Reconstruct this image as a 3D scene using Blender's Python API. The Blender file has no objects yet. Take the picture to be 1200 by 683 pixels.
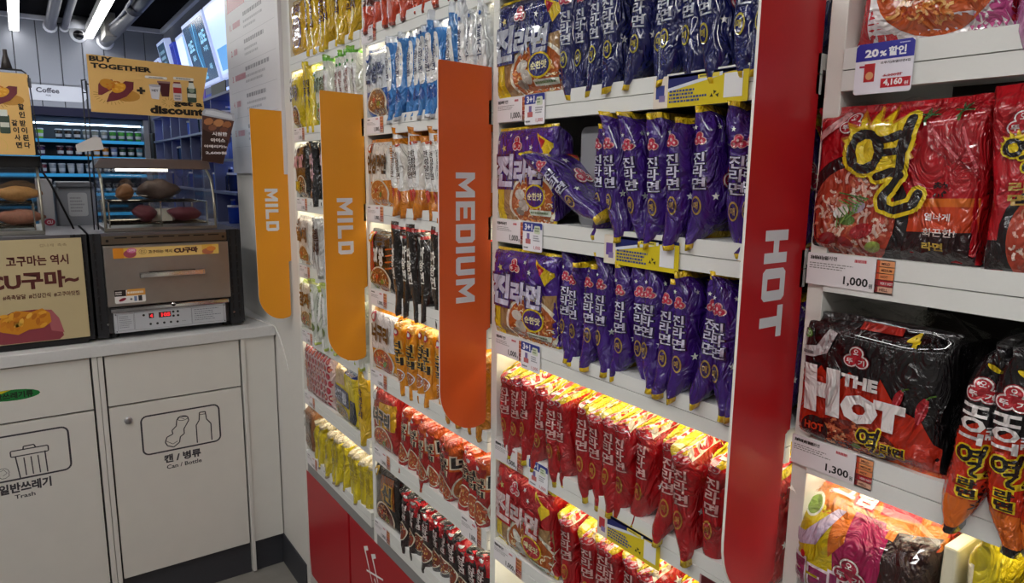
import bpy, math, random
from mathutils import Vector, Matrix, noise
from mathutils.bvhtree import BVHTree
from mathutils.geometry import tessellate_polygon

SC = bpy.context.scene
COL = SC.collection
R = math.radians

# ------------------------------------------------------------------ camera, world, exposure
def make_camera():
    y, p, r = R(35.5), R(9.75), R(0.7)
    fw = Vector((math.sin(y) * math.cos(p), math.cos(y) * math.cos(p), -math.sin(p)))
    rt = Vector((math.cos(y), -math.sin(y), 0)); up = rt.cross(fw)
    rt2 = rt * math.cos(r) + up * math.sin(r); up2 = -rt * math.sin(r) + up * math.cos(r)
    cd = bpy.data.cameras.new('camera'); cd.sensor_width = 36; cd.lens = 36 * 800 / 1200
    cd.clip_start = 0.02
    c = bpy.data.objects.new('camera', cd); COL.objects.link(c)
    m = Matrix((rt2, up2, -fw)).transposed().to_4x4(); m.translation = (0, 0, 1.6)
    c.matrix_world = m
    SC.camera = c
make_camera()
w = bpy.data.worlds.new('world'); SC.world = w; w.use_nodes = True
w.node_tree.nodes['Background'].inputs[0].default_value = (.8, .85, 1, 1)
w.node_tree.nodes['Background'].inputs[1].default_value = 0.25
SC.view_settings.view_transform = 'Standard'; SC.view_settings.look = 'None'
SC.view_settings.exposure = 0.0; SC.view_settings.gamma = 1; SC.view_settings.use_curve_mapping = False
AISLE_LIGHT = 33.0      # emission of the ceiling tubes above the aisle
BACK_LIGHT = 13.0       # tubes behind the counter
SHELF_LIGHT = 11.0      # strips under the shelves

# ------------------------------------------------------------------ colours and materials
def H(s):
    s = s.lstrip('#'); o = []
    for i in (0, 2, 4):
        v = int(s[i:i + 2], 16) / 255
        o.append(v / 12.92 if v <= .04045 else ((v + .055) / 1.055) ** 2.4)
    return tuple(o)

def material(name, rough=.5, metal=0., bump=0., bscale=60., var=.06, coat=0., trans=0., emit=0., spec=.5, wrinkle=0., alpha=1., ior=1.45):
    m = bpy.data.materials.new(name); m.use_nodes = True
    nt = m.node_tree; b = nt.nodes['Principled BSDF']; L = nt.links.new
    at = nt.nodes.new('ShaderNodeAttribute'); at.attribute_name = 'Col'
    tc = nt.nodes.new('ShaderNodeTexCoord')
    nz = nt.nodes.new('ShaderNodeTexNoise'); nz.inputs['Scale'].default_value = bscale; nz.inputs['Detail'].default_value = 4
    L(tc.outputs['Object'], nz.inputs['Vector'])
    mr = nt.nodes.new('ShaderNodeMapRange'); mr.inputs[3].default_value = 1 - var; mr.inputs[4].default_value = 1 + var
    L(nz.outputs['Fac'], mr.inputs[0])
    mx = nt.nodes.new('ShaderNodeVectorMath'); mx.operation = 'SCALE'
    L(at.outputs['Color'], mx.inputs[0]); L(mr.outputs[0], mx.inputs['Scale'])
    L(mx.outputs[0], b.inputs['Base Color'])
    b.inputs['Roughness'].default_value = rough; b.inputs['Metallic'].default_value = metal
    b.inputs['Coat Weight'].default_value = coat; b.inputs['Specular IOR Level'].default_value = spec
    b.inputs['Transmission Weight'].default_value = trans; b.inputs['IOR'].default_value = ior
    b.inputs['Alpha'].default_value = alpha
    if emit:
        L(mx.outputs[0], b.inputs['Emission Color']); b.inputs['Emission Strength'].default_value = emit
    last = None
    if bump:
        bp = nt.nodes.new('ShaderNodeBump'); bp.inputs['Strength'].default_value = bump; bp.inputs['Distance'].default_value = .002
        L(nz.outputs['Fac'], bp.inputs['Height']); last = bp
    if wrinkle:
        oi = nt.nodes.new('ShaderNodeObjectInfo')
        ad = nt.nodes.new('ShaderNodeVectorMath'); ad.operation = 'ADD'
        L(tc.outputs['Object'], ad.inputs[0]); L(oi.outputs['Location'], ad.inputs[1])
        mp = nt.nodes.new('ShaderNodeMapping'); mp.inputs['Scale'].default_value = (1, 1, .55); mp.inputs['Rotation'].default_value = (.3, .5, .2)
        L(ad.outputs[0], mp.inputs[0])
        n2 = nt.nodes.new('ShaderNodeTexNoise'); n2.inputs['Scale'].default_value = 38; n2.inputs['Detail'].default_value = 3.5; n2.inputs['Distortion'].default_value = 1.1
        L(mp.outputs[0], n2.inputs['Vector'])
        # folded creases: ridges of the noise
        s1 = nt.nodes.new('ShaderNodeMath'); s1.operation = 'SUBTRACT'; s1.inputs[1].default_value = .5; L(n2.outputs['Fac'], s1.inputs[0])
        s2 = nt.nodes.new('ShaderNodeMath'); s2.operation = 'ABSOLUTE'; L(s1.outputs[0], s2.inputs[0])
        b2 = nt.nodes.new('ShaderNodeBump'); b2.inputs['Strength'].default_value = wrinkle; b2.inputs['Distance'].default_value = .028
        L(s2.outputs[0], b2.inputs['Height'])
        if last: L(last.outputs[0], b2.inputs['Normal'])
        last = b2
    if last: L(last.outputs[0], b.inputs['Normal'])
    return m

MT = {
    'film': material('packet_film', rough=.2, wrinkle=1.0, var=.05, coat=.9, spec=.7),
    'clear': material('clear_film', rough=.08, wrinkle=1.0, trans=1.0, ior=1.02, spec=1.0, alpha=.5, coat=1.0),
    'paint': material('painted_metal', rough=.38, bump=.05, bscale=300, var=.02),
    'flag': material('printed_board', rough=.36, bump=.03, bscale=200, var=.03),
    'matte': material('matte_black', rough=.95, spec=.05),
    'card': material('printed_card', rough=.5, var=.02),
    'paper': material('laminated_paper', rough=.3, var=.02),
    'steel': material('brushed_steel', rough=.33, metal=.85, bump=.12, bscale=25, var=.08),
    'chrome': material('chrome', rough=.12, metal=1.),
    'dark': material('dark_plastic', rough=.5, bump=.06, bscale=90, var=.12),
    'laminate': material('cabinet_laminate', rough=.32, bump=.03, bscale=14, var=.035),
    'worktop': material('worktop_stone', rough=.3, bump=.03, bscale=120, var=.06),
    'concrete': material('floor_concrete', rough=.45, bump=.2, bscale=9, var=.3),
    'wall': material('wall_paint', rough=.55, bump=.05, bscale=30, var=.03),
    'glass': material('glass', rough=.02, trans=1., ior=1.45, alpha=.22, coat=.6),
    'skin': material('potato_skin', rough=.6, bump=.7, bscale=110, var=.3),
    'aisle': material('lamp_aisle', emit=AISLE_LIGHT),
    'back': material('lamp_back', emit=BACK_LIGHT),
    'strip': material('lamp_shelf', emit=SHELF_LIGHT),
    'screen': material('lit_screen', emit=.85, rough=.2),
    'glow': material('lit_rail', emit=.8, rough=.3),
    'cool': material('lamp_cool', emit=9.),
    'cove': material('lamp_cove', emit=34.),
    'led': material('lamp_led', emit=5),
    'plate': material('thin_plastic', rough=.25, var=.02),
}

# ------------------------------------------------------------------ mesh builder
class MB:
    def __init__(s): s.v = []; s.f = []; s.c = []; s.smooth = False
    def add(s, vs, fs, col):
        n = len(s.v); s.v += [tuple(p) for p in vs]; s.f += [tuple(i + n for i in f) for f in fs]
        s.c += ([col] * len(fs) if not isinstance(col, list) else col)
        return s
    def box(s, a, b, col):
        x0, y0, z0 = a; x1, y1, z1 = b
        vs = [(x, y, z) for z in (z0, z1) for y in (y0, y1) for x in (x0, x1)]
        return s.add(vs, [(0, 2, 3, 1), (4, 5, 7, 6), (0, 1, 5, 4), (2, 6, 7, 3), (0, 4, 6, 2), (1, 3, 7, 5)], col)
    def prism(s, pts, y0, y1, col, side=None):       # polygon in (x, z) extruded along y
        n = len(pts); vs = [(x, y0, z) for x, z in pts] + [(x, y1, z) for x, z in pts]
        fs = [tuple(range(n)), tuple(range(2 * n - 1, n - 1, -1))] + [(i, i + n, (i + 1) % n + n, (i + 1) % n) for i in range(n)]
        return s.add(vs, fs, [col, col] + [side or col] * n)
    def tube(s, path, r, col, n=8):
        P = [Vector(p) for p in path]; rings = []
        for i, p in enumerate(P):
            t = (P[min(i + 1, len(P) - 1)] - P[max(i - 1, 0)]).normalized()
            a = t.orthogonal().normalized() if i == 0 else (prev - t * prev.dot(t)).normalized()
            prev = a; b = t.cross(a)
            rings.append([p + (a * math.cos(k * 2 * math.pi / n) + b * math.sin(k * 2 * math.pi / n)) * r for k in range(n)])
        vs = [q for rg in rings for q in rg]; fs = []
        for i in range(len(P) - 1):
            for k in range(n):
                fs.append((i * n + k, i * n + (k + 1) % n, (i + 1) * n + (k + 1) % n, (i + 1) * n + k))
        fs += [tuple(range(n - 1, -1, -1)), tuple(range((len(P) - 1) * n, len(P) * n))]
        return s.add(vs, fs, col)
    def lathe(s, prof, col, o=(0, 0, 0), n=16, axis='z'):   # prof: (r, z[, col])
        vs = []; fs = []; cs = []
        for pr in prof:
            for k in range(n):
                a = k * 2 * math.pi / n; q = (pr[0] * math.cos(a), pr[0] * math.sin(a), pr[1])
                if axis == 'y': q = (q[0], -q[2], q[1])
                vs.append((q[0] + o[0], q[1] + o[1], q[2] + o[2]))
        for i in range(len(prof) - 1):
            for k in range(n):
                fs.append((i * n + k, i * n + (k + 1) % n, (i + 1) * n + (k + 1) % n, (i + 1) * n + k))
                cs.append(prof[i][2] if len(prof[i]) > 2 else col)
        fs += [tuple(range(n - 1, -1, -1)), tuple(range((len(prof) - 1) * n, len(prof) * n))]
        cs += [cs[0], cs[-1]]
        return s.add(vs, fs, cs)
    def mesh(s, name, mt, smooth=False):
        me = bpy.data.meshes.new(name); me.from_pydata(s.v, [], s.f); me.update()
        at = me.color_attributes.new('Col', 'FLOAT_COLOR', 'CORNER'); buf = []
        for f, c in zip(s.f, s.c): buf += (c[0], c[1], c[2], 1.) * len(f)
        at.data.foreach_set('color', buf)
        me.materials.append(MT[mt] if isinstance(mt, str) else mt)
        if smooth or s.smooth: me.polygons.foreach_set('use_smooth', [True] * len(me.polygons))
        return me

def obj(name, me, parent=None, loc=(0, 0, 0), rot=(0, 0, 0), label=None, cat=None, group=None, kind=None, bevel=0, seg=2):
    o = bpy.data.objects.new(name, me); COL.objects.link(o)
    o.location = loc; o.rotation_euler = rot
    if parent: o.parent = parent
    if label: o['label'] = label
    if cat: o['category'] = cat
    if group: o['group'] = group
    if kind: o['kind'] = kind
    if bevel:
        b = o.modifiers.new('bevel', 'BEVEL'); b.width = bevel; b.segments = seg; b.limit_method = 'ANGLE'; b.angle_limit = R(40)
    return o
def empty(name, loc, label, cat, group=None, rot=(0, 0, 0)):
    o = obj(name, None, None, loc, rot, label, cat, group); o.empty_display_size = .05
    return o
def box(name, a, b, col, mt, parent=None, bevel=0, **k):
    return obj(name, MB().box(a, b, col).mesh(name, mt), parent, bevel=bevel, **k)

# ------------------------------------------------------------------ flat print (lettering, pictures) as thin pieces
_tc = {}
def glyphs(t, off):
    k = (t, off)
    if k not in _tc:
        cu = bpy.data.curves.new('t', 'FONT'); cu.body = t; cu.resolution_u = 2; cu.offset = off
        o = bpy.data.objects.new('t', cu); me = bpy.data.meshes.new_from_object(o)
        me.calc_loop_triangles()
        vs = [(v.co.x, v.co.y) for v in me.vertices]
        _tc[k] = [[vs[i] for i in tr.vertices] for tr in me.loop_triangles]
        bpy.data.objects.remove(o); bpy.data.curves.remove(cu); bpy.data.meshes.remove(me)
    return _tc[k]

def rrect(x0, y0, x1, y1, r, n=4):
    p = []
    for cx, cy, a0 in ((x1 - r, y0 + r, -90), (x1 - r, y1 - r, 0), (x0 + r, y1 - r, 90), (x0 + r, y0 + r, 180)):
        for i in range(n + 1):
            a = R(a0 + 90 * i / n); p.append((cx + r * math.cos(a), cy + r * math.sin(a)))
    return p

class Art:
    def __init__(s): s.t = []          # (triangle, colour, layer)
    def poly(s, pts, col, layer=1):
        if isinstance(col, str): col = H(col)
        V = [Vector((x, y, 0)) for x, y in pts]
        for tr in tessellate_polygon([V]): s.t.append(([pts[i] for i in tr], col, layer))
        return s
    def rect(s, x0, y0, x1, y1, col, layer=1): return s.poly([(x0, y0), (x1, y0), (x1, y1), (x0, y1)], col, layer)
    def rr(s, x0, y0, x1, y1, r, col, layer=1): return s.poly(rrect(x0, y0, x1, y1, r), col, layer)
    def ell(s, cx, cy, rx, ry, col, layer=1, n=18, rot=0):
        c, q = math.cos(R(rot)), math.sin(R(rot)); P = []
        for i in range(n):
            a = i * 2 * math.pi / n; x, y = rx * math.cos(a), ry * math.sin(a)
            P.append((cx + x * c - y * q, cy + x * q + y * c))
        return s.poly(P, col, layer)
    def line(s, pts, wd, col, layer=1):
        for (a, b), (c, d) in zip(pts, pts[1:]):
            L = math.hypot(c - a, d - b) or 1e-9; nx, ny = -(d - b) / L * wd / 2, (c - a) / L * wd / 2
            s.poly([(a + nx, b + ny), (a - nx, b - ny), (c - nx, d - ny), (c + nx, d + ny)], col, layer)
        return s
    def star(s, cx, cy, r, col, layer=1, rot=0, inner=.42, n=5):
        P = []
        for i in range(2 * n):
            a = R(90 + rot + i * 180 / n); q = r if i % 2 == 0 else r * inner
            P.append((cx + q * math.cos(a), cy + q * math.sin(a)))
        return s.poly(P, col, layer)
    def text(s, t, x0, y0, x1, y1, col, layer=3, off=.02, out=None, outw=.05, rot=0, shear=0):
        # fits t in the box; rot=-90 lets it read downwards
        base = glyphs(t, off)
        xs = [p[0] for tr in base for p in tr]; ys = [p[1] for tr in base for p in tr]
        bx0, bx1, by0, by1 = min(xs), max(xs), min(ys), max(ys)
        W, Hh = x1 - x0, y1 - y0
        if abs(rot) == 90: W, Hh = Hh, W
        sx, sy = W / (bx1 - bx0), Hh / (by1 - by0); cx, cy = (x0 + x1) / 2, (y0 + y1) / 2
        c, q = math.cos(R(rot)), math.sin(R(rot))
        def m(p):
            x = (p[0] - (bx0 + bx1) / 2) * sx; y = (p[1] - (by0 + by1) / 2) * sy; x += y * shear
            return (cx + x * c - y * q, cy + x * q + y * c)
        if isinstance(col, str): col = H(col)
        if out is not None:
            oc = H(out) if isinstance(out, str) else out
            for tr in glyphs(t, off + outw): s.t.append(([m(p) for p in tr], oc, layer - 1))
        for tr in base: s.t.append(([m(p) for p in tr], col, layer))
        return s
    def vtext(s, t, cx, y1, y0, wd, col, layer=3, off=.03, out=None, outw=.06, lean=0):
        n = len(t); hh = (y1 - y0) / n
        for i, ch in enumerate(t):
            a = y1 - i * hh; s.text(ch, cx - wd / 2 + lean * i, a - hh * .95, cx + wd / 2 + lean * i, a, col, layer, off, out, outw)
        return s
    def scribble(s, x0, y0, x1, y1, rows, col, layer=2, seed=0, fill=.55):
        rg = random.Random(seed); hh = (y1 - y0) / rows
        for r in range(rows):
            x = x0; y = y1 - (r + 1) * hh + hh * (1 - fill) / 2; end = x0 + (x1 - x0) * rg.uniform(.6, 1)
            while x < end:
                l = (x1 - x0) * rg.uniform(.03, .09); s.rect(x, y, min(x + l, end), y + hh * fill, col, layer); x += l + (x1 - x0) * .02
        return s
    def trefoil(s, cx, cy, r, col, layer=2, txt=True, rim='#f4e6e6'):
        pts = [(0, .42), (-.42, -.24), (.42, -.24)]
        if txt:
            for dx, dy in pts: s.ell(cx + dx * r, cy + dy * r, r * .62, r * .56, '#8a1420', layer - 1, n=14)
        for dx, dy in pts: s.ell(cx + dx * r, cy + dy * r, r * .56, r * .5, rim, layer, n=14)
        for dx, dy in pts + [(0, 0)]: s.ell(cx + dx * r, cy + dy * r, r * .46, r * .4, col, layer + 1, n=14)
        if txt:
            s.text('오', cx - .2 * r, cy + .3 * r, cx + .2 * r, cy + .72 * r, rim, layer + 2)
            s.text('뚜', cx - .72 * r, cy - .48 * r, cx - .2 * r, cy - .05 * r, rim, layer + 2)
            s.text('기', cx + .2 * r, cy - .48 * r, cx + .7 * r, cy - .05 * r, rim, layer + 2)
        return s
    def bowl(s, cx, cy, rx, ry, rim, soup, cols, layer=2, seed=1, n=70, rot=0, wd=.0022, tops=()):
        rg = random.Random(seed)
        if rim: s.ell(cx, cy, rx * 1.12, ry * 1.12, rim, layer, n=26, rot=rot)
        s.ell(cx, cy, rx, ry, soup, layer + 1, n=26, rot=rot)
        for i in range(n):
            a, q = rg.uniform(0, 6.28), math.sqrt(rg.random()) * .82
            x, y = cx + q * rx * math.cos(a), cy + q * ry * math.sin(a); b = rg.uniform(0, 6.28); k = rg.uniform(.15, .3) * rx; bend = rg.choice((-1, 1)) * rg.uniform(.5, 1.4)
            P = [(x, y)]
            for j in range(4):
                x += k / 4 * math.cos(b); y += k / 4 * math.sin(b) * ry / rx; b += bend * .6; P.append((x, y))
            s.line(P, wd * rg.uniform(.7, 1.3), rg.choice(cols), layer + 2 + (i % 3))
        for (dx, dy, r, c) in tops:
            s.ell(cx + dx * rx, cy + dy * ry, r * rx, r * .62 * rx, c, layer + 5, n=10, rot=rg.uniform(-40, 40))
        return s
    def qsplit(s, tris, L):
        out = []; st = list(tris); L2 = L * L
        while st:
            (a, b, c), col, ly = st.pop()
            d = ((a[0] - b[0]) ** 2 + (a[1] - b[1]) ** 2, (b[0] - c[0]) ** 2 + (b[1] - c[1]) ** 2, (c[0] - a[0]) ** 2 + (c[1] - a[1]) ** 2)
            m = max(d)
            if m <= L2: out.append(((a, b, c), col, ly)); continue
            i = d.index(m)
            if i == 1: a, b, c = b, c, a
            elif i == 2: a, b, c = c, a, b
            h = ((a[0] + b[0]) / 2, (a[1] + b[1]) / 2)
            st.append(((a, h, c), col, ly)); st.append(((h, b, c), col, ly))
        return out
    def flat(s, mb, y=0., eps=.0003):       # on the plane y, facing -y
        for (a, b, c), col, ly in s.t:
            if (b[0] - a[0]) * (c[1] - a[1]) - (b[1] - a[1]) * (c[0] - a[0]) < 0: b, c = c, b
            yy = y - eps * ly
            mb.add([(a[0], yy, a[1]), (b[0], yy, b[1]), (c[0], yy, c[1])], [(0, 1, 2)], col)
        return mb
    def wrap(s, mb, bvh, face='front', eps=.0005, L=.008, base=.0006):
        cache = {}
        def hit(p):
            k = (round(p[0], 5), round(p[1], 5))
            if k not in cache:
                if face == 'front': o, d = Vector((p[0], -1, p[1])), Vector((0, 1, 0))
                elif face == 'side': o, d = Vector((1, p[0], p[1])), Vector((-1, 0, 0))
                else: o, d = Vector((p[0], p[1], 1)), Vector((0, 0, -1))
                h = bvh.ray_cast(o, d); cache[k] = (h[0], d) if h[0] is not None else None
            return cache[k]
        for (a, b, c), col, ly in s.qsplit(s.t, L):
            hs = [hit(p) for p in (a, b, c)]
            if any(h is None for h in hs): continue
            if (b[0] - a[0]) * (c[1] - a[1]) - (b[1] - a[1]) * (c[0] - a[0]) < 0: hs = [hs[0], hs[2], hs[1]]
            P = [h[0] - h[1] * (base + eps * ly) for h in hs]
            if max((P[0] - P[1]).length, (P[1] - P[2]).length, (P[2] - P[0]).length) > L * 2.6: continue
            mb.add(P, [(0, 1, 2)], col)
        return mb

# ------------------------------------------------------------------ packets
def smooth(t): t = max(0, min(1, t)); return t * t * (3 - 2 * t)

def bag_mesh(name, wd, dp, ht, thin, colfn, seed, droop=0., n_exp=3., crumple=1., nu=28, nv=20, taper=.13, skew=0., ends=(.07, .07), fwd=0., tslope=0.):
    rg = random.Random(seed); off = Vector((rg.uniform(0, 50), rg.uniform(0, 50), rg.uniform(0, 50)))
    sk = rg.uniform(-1, 1) * skew; sb = rg.uniform(-1, 1) * skew; mb = MB(); vs = []; info = []
    for j in range(nv + 1):
        v = j / nv; v = v + .045 * math.sin(2 * math.pi * v) * -1 * .6     # rows crowd at both ends
        t = min(v, 1 - v)
        e0 = (ends[1] if v > .5 else ends[0]); pr = e0 if t < .045 else e0 + (1 - e0) * math.sin(math.pi / 2 * min(1, (t - .045) / taper)) ** .7
        pw = 1.0 if t < .045 else .985 - .03 * math.sin(math.pi / 2 * min(1, (t - .045) / taper))
        hx, hy = (wd / 2 * pr, dp / 2 * pw) if thin == 'x' else (wd / 2 * pw, dp / 2 * pr)
        for i in range(nu):
            a = 2 * math.pi * (i + .5) / nu; ca, sa = math.cos(a), math.sin(a)
            x = hx * math.copysign(abs(ca) ** (2 / n_exp), ca); y = hy * math.copysign(abs(sa) ** (2 / n_exp), sa)
            if fwd: y -= (dp / 2 - hy) * fwd
            p = Vector((x, y, ht * v)); e = .5 + 1.3 * smooth(1 - t / .3)
            q = noise.noise_vector(p * 42 + off) * .0022 * crumple * e + noise.noise_vector(p * 16 + off) * .0035 * crumple
            if thin == 'x': x += sk * smooth((v - .7) / .3) * wd + sb * smooth((.3 - v) / .3) * wd
            p = Vector((x + q.x, y + q.y, ht * v + q.z * .8))
            if tslope: p.z -= tslope * (.5 - y / dp) * smooth((v - .6) / .4)
            if droop: p.z -= droop * smooth((-y - dp / 2 + .05) / .05) * smooth(1 - v * 3.2)
            vs.append(p)
    fs, cs = [], []
    for j in range(nv):
        for i in range(nu):
            f = (j * nu + i, j * nu + (i + 1) % nu, (j + 1) * nu + (i + 1) % nu, (j + 1) * nu + i)
            c = sum((vs[k] for k in f), Vector()) / 4
            fs.append(f); cs.append(colfn(c.x, c.y, c.z, (j + .5) / nv))
    fs += [tuple(range(nu - 1, -1, -1)), tuple(range(nv * nu, (nv + 1) * nu))]
    cs += [colfn(0, 0, 0, 0), colfn(0, 0, ht, 1)]
    mb.add(vs, fs, cs)
    me = mb.mesh(name, 'film', True)
    tri = BVHTree.FromPolygons(vs, fs)
    return me, tri

def make_pack(name, wd, dp, ht, thin, colfn, arts, seed=1, L=.008, **k):
    me, tri = bag_mesh(name, wd, dp, ht, thin, colfn, seed, **k)
    mb = MB()
    for face, art in arts: art.wrap(mb, tri, face, L=L)
    pm = mb.mesh(name + '_print', 'film', True) if mb.f else None
    return (me, pm, name)

def put(pk, X, Y, Z, yaw=0., lean=0., roll=0., label='', cat='noodle packet', group=None):
    """local -y faces the aisle (-X of the world), local +x faces the camera end (-Y)"""
    me, pm, name = pk
    o = obj(name, me, None, (X, Y, Z), (R(lean), R(roll), R(-90 + yaw)), label, cat, group)
    o.rotation_mode = 'XYZ'
    if pm: obj('printed_artwork', pm, o)
    return o

def banded(bands):     # bands: (upto v, colour) from the bottom
    B = [(t, H(c)) for t, c in bands]
    def f(x, y, z, v):
        for t, c in B:
            if v <= t: return c
        return B[-1][1]
    return f

WHT = '#f1f0ee'
def edge_kind(name, body, fin='#e6c21c', txt='진라면', tcol='#dfe2ee', tout=None, logo='#c8202c', leaf='#c9a63a', leafin=None, top=None, bottom=None,
              wd=.036, dp=.125, ht=.18, nvar=2, droop=.02, sideart=None, seed=1, skew=.35, style='jin', crumple=1.2, stripe=None, tslope=0.):
    out = []
    for s in range(nvar):
        B = [(.035, fin)]
        if bottom: B.append((.3, bottom))
        B += [(.9 if top else .955, body)]
        if top: B.append((.965, top))
        B.append((1, fin))
        a = Art(); h2 = wd * .36
        if style == 'jin':
            a.trefoil(0, ht * .79, wd * .3, logo, 2, txt=False, rim='#d8a8b0')
            a.ell(0, ht * .8, wd * .05, wd * .07, '#e0b0b8', 4, n=6); a.ell(-wd * .13, ht * .775, wd * .05, wd * .05, '#e0b0b8', 4, n=6); a.ell(wd * .13, ht * .775, wd * .05, wd * .05, '#e0b0b8', 4, n=6)
            a.vtext(txt, 0, ht * .69, ht * .4, wd * .55, tcol, 3, .02, tout, .06, lean=.0008)
            a.ell(0, ht * .28, wd * .2, ht * .075, leaf, 2, n=14, rot=4); a.ell(0, ht * .28, wd * .15, ht * .06, leafin or body, 3, n=12, rot=4)
            a.text('매', -wd * .09, ht * .25, wd * .09, ht * .31, leaf, 4)
            a.star(-wd * .2, ht * .88, wd * .1, WHT, 2)
        elif style == 'white':         # white panel with dark script
            a.rr(-wd * .36, ht * .3, wd * .36, ht * .84, wd * .15, WHT, 1)
            a.vtext(txt, 0, ht * .78, ht * .42, wd * .4, tcol, 3, .01)
            a.ell(0, ht * .2, wd * .3, ht * .08, leaf, 2)
            a.ell(wd * .1, ht * .88, wd * .12, wd * .12, logo, 3, n=10)
        elif style == 'script':
            a.ell(0, ht * .8, wd * .24, wd * .24, logo, 2, n=12); a.ell(0, ht * .8, wd * .13, wd * .13, WHT, 3, n=10)
            a.vtext(txt, 0, ht * .68, ht * .32, wd * .66, tcol, 3, .045, tout, .07)
            a.bowl(0, ht * .18, wd * .36, ht * .08, WHT, leaf, ['#e8b860', '#f2d9a0', '#b5502a'], 2, seed, 12)
        elif style == 'bowl':
            a.bowl(0, ht * .22, wd * .4, ht * .13, '#e9e0c8', leaf, ['#e8b860', '#f2d9a0', '#b5502a'], 2, seed + s, 16)
            a.ell(0, ht * .78, wd * .28, wd * .28, logo, 2, n=12); a.ell(0, ht * .78, wd * .12, wd * .12, WHT, 3, n=8)
            a.vtext(txt, 0, ht * .66, ht * .42, wd * .55, tcol, 3, .04, tout, .08)
        elif style == 'plain':
            a.vtext(txt, 0, ht * .78, ht * .3, wd * .5, tcol, 3, .03, tout, .06)
            if stripe: a.rect(-wd * .45, ht * .15, -wd * .2, ht * .9, stripe, 1)
        b = Art()
        if sideart: sideart(b, dp, ht)
        tp = Art()
        if style == 'jin':
            q = dp / 2
            tp.rect(-wd * .5, -q * .95, -wd * .18, q, fin, 2); tp.rect(wd * .02, -q * .8, wd * .3, q * .9, '#ece0cc', 2)
            for k in range(5): tp.rect(wd * .06, q * (-.7 + .32 * k), wd * .26, q * (-.55 + .32 * k), ('#c8281c', '#d87a1c')[k % 2], 3)
            tp.ell(wd * .16, -q * .3, wd * .14, q * .2, logo, 4)
        out.append(make_pack(name, wd * 1.14, dp, ht, 'x', banded(B), [('front', a), ('side', b)] + ([('top', tp)] if top else []),
                             seed * 7 + s, droop=droop, skew=skew, crumple=crumple, ends=(.46, .7 if top else .34), tslope=tslope or (-.016, .008, -.007)[s % 3]))
    return out

def jin_side(logo, star='#e6c21c', red='#b8202a'):
    def f(b, dp, ht):
        b.trefoil(-.012, ht * .5, .021, logo, 2)
        b.star(-.02, ht * .74, .009, WHT, 2, rot=10)
        b.star(.01, ht * .22, .013, star, 2, rot=15, inner=.3); b.star(.01, ht * .22, .006, red, 3, rot=15)
        b.poly([(-.005, ht * .96), (.04, ht * .93), (.012, ht * .72)], star, 2); b.poly([(.003, ht * .86), (.026, ht * .84), (.012, ht * .74)], red, 3)
        b.star(-.045, ht * .35, .006, WHT, 2); b.star(-.04, ht * .88, .004, WHT, 2)
    return f

def jin_front(name, body, tcol, tout, badge, word='진라면', ht=.17, wd=.2, bw='#e0b53a', seed=3, dp=.11, flav='순한맛'):
    a = Art(); X0 = -wd / 2
    a.poly([(X0, 0), (wd / 2, 0), (wd / 2, ht * .58), (X0 + wd * .45, ht * .5), (X0, ht * .42)], '#a57f52', 1)
    a.poly([(X0, 0), (X0 + wd * .22, 0), (X0 + wd * .2, ht * .33), (X0, ht * .42)], '#e3c31f', 2)
    a.rect(X0, ht * .12, X0 + wd * .1, ht * .28, '#23211d', 3)
    a.bowl(X0 + wd * .66, ht * .2, wd * .32, ht * .28, '#efe6d0', '#b45a24', ['#f0c98a', '#e59a4a', '#fae6bb', '#c66a2a'], 2, seed, 90,
           tops=((-.55, .3, .25, '#d9d2c6'), (-.35, -.1, .27, '#b9b0a4'), (-.55, -.35, .2, '#8d8478'), (.1, .3, .18, '#c8452a'), (.4, .1, .16, '#6b8e3a')))
    a.ell(X0 + wd * .72, ht * .27, wd * .15, ht * .13, '#e3c31f', 8); a.ell(X0 + wd * .72, ht * .27, wd * .135, ht * .11, badge, 9)
    a.text(flav, X0 + wd * .61, ht * .23, X0 + wd * .83, ht * .31, '#f1e6b0', 10, .03)
    a.rr(X0 + wd * .64, ht * .07, X0 + wd * .95, ht * .13, .002, '#dfe6d4', 9); a.scribble(X0 + wd * .66, ht * .08, X0 + wd * .93, ht * .12, 1, '#4c7a3c', 10)
    a.poly([(X0 + wd * .03, ht * .33), (X0 + wd * .9, ht * .42), (X0 + wd * .92, ht * .66), (X0 + wd * .04, ht * .62)], tout, 5) if False else None
    a.text(word[0], X0 + wd * .06, ht * .36, X0 + wd * .36, ht * .72, tcol, 8, .05, tout, .08, shear=.1)
    a.text(word[1:], X0 + wd * .37, ht * .39, X0 + wd * .82, ht * .66, tcol, 8, .05, tout, .08, shear=.1)
    a.trefoil(X0 + wd * .42, ht * .82, .016, '#c4243a', 3)
    a.poly([(X0 + wd * .72, ht * .93), (X0 + wd * .98, ht * .8), (X0 + wd * .86, ht * .66)], '#e6c21c', 3); a.poly([(X0 + wd * .76, ht * .89), (X0 + wd * .86, ht * .84), (X0 + wd * .8, ht * .76)], '#b8202a', 4)
    for x, z, r in ((.1, .85, .006), (.2, .78, .008), (.58, .88, .005), (.64, .78, .006), (.07, .7, .005), (.3, .92, .004)):
        a.star(X0 + wd * x, ht * z, r, '#e8d27a' if r > .007 else WHT, 3, rot=x * 90)
    return make_pack(name, wd, dp, ht, 'y', banded([(.03, '#e3c31f'), (.95, body), (1, '#e3c31f')]), [('front', a)], seed, n_exp=7., taper=.1, crumple=1.0, nu=52, nv=28, L=.01, fwd=.72)

def simple_front(name, wd, ht, dp, bands, draw, seed, crumple=1.1, L=.01, nu=44, nv=24, taper=.1, n_exp=7., fwd=.72):
    a = Art(); draw(a, wd, ht)
    return make_pack(name, wd, dp, ht, 'y', banded(bands), [('front', a)], seed, n_exp=n_exp, taper=taper, crumple=crumple, nu=nu, nv=nv, L=L, fwd=fwd)
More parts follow.
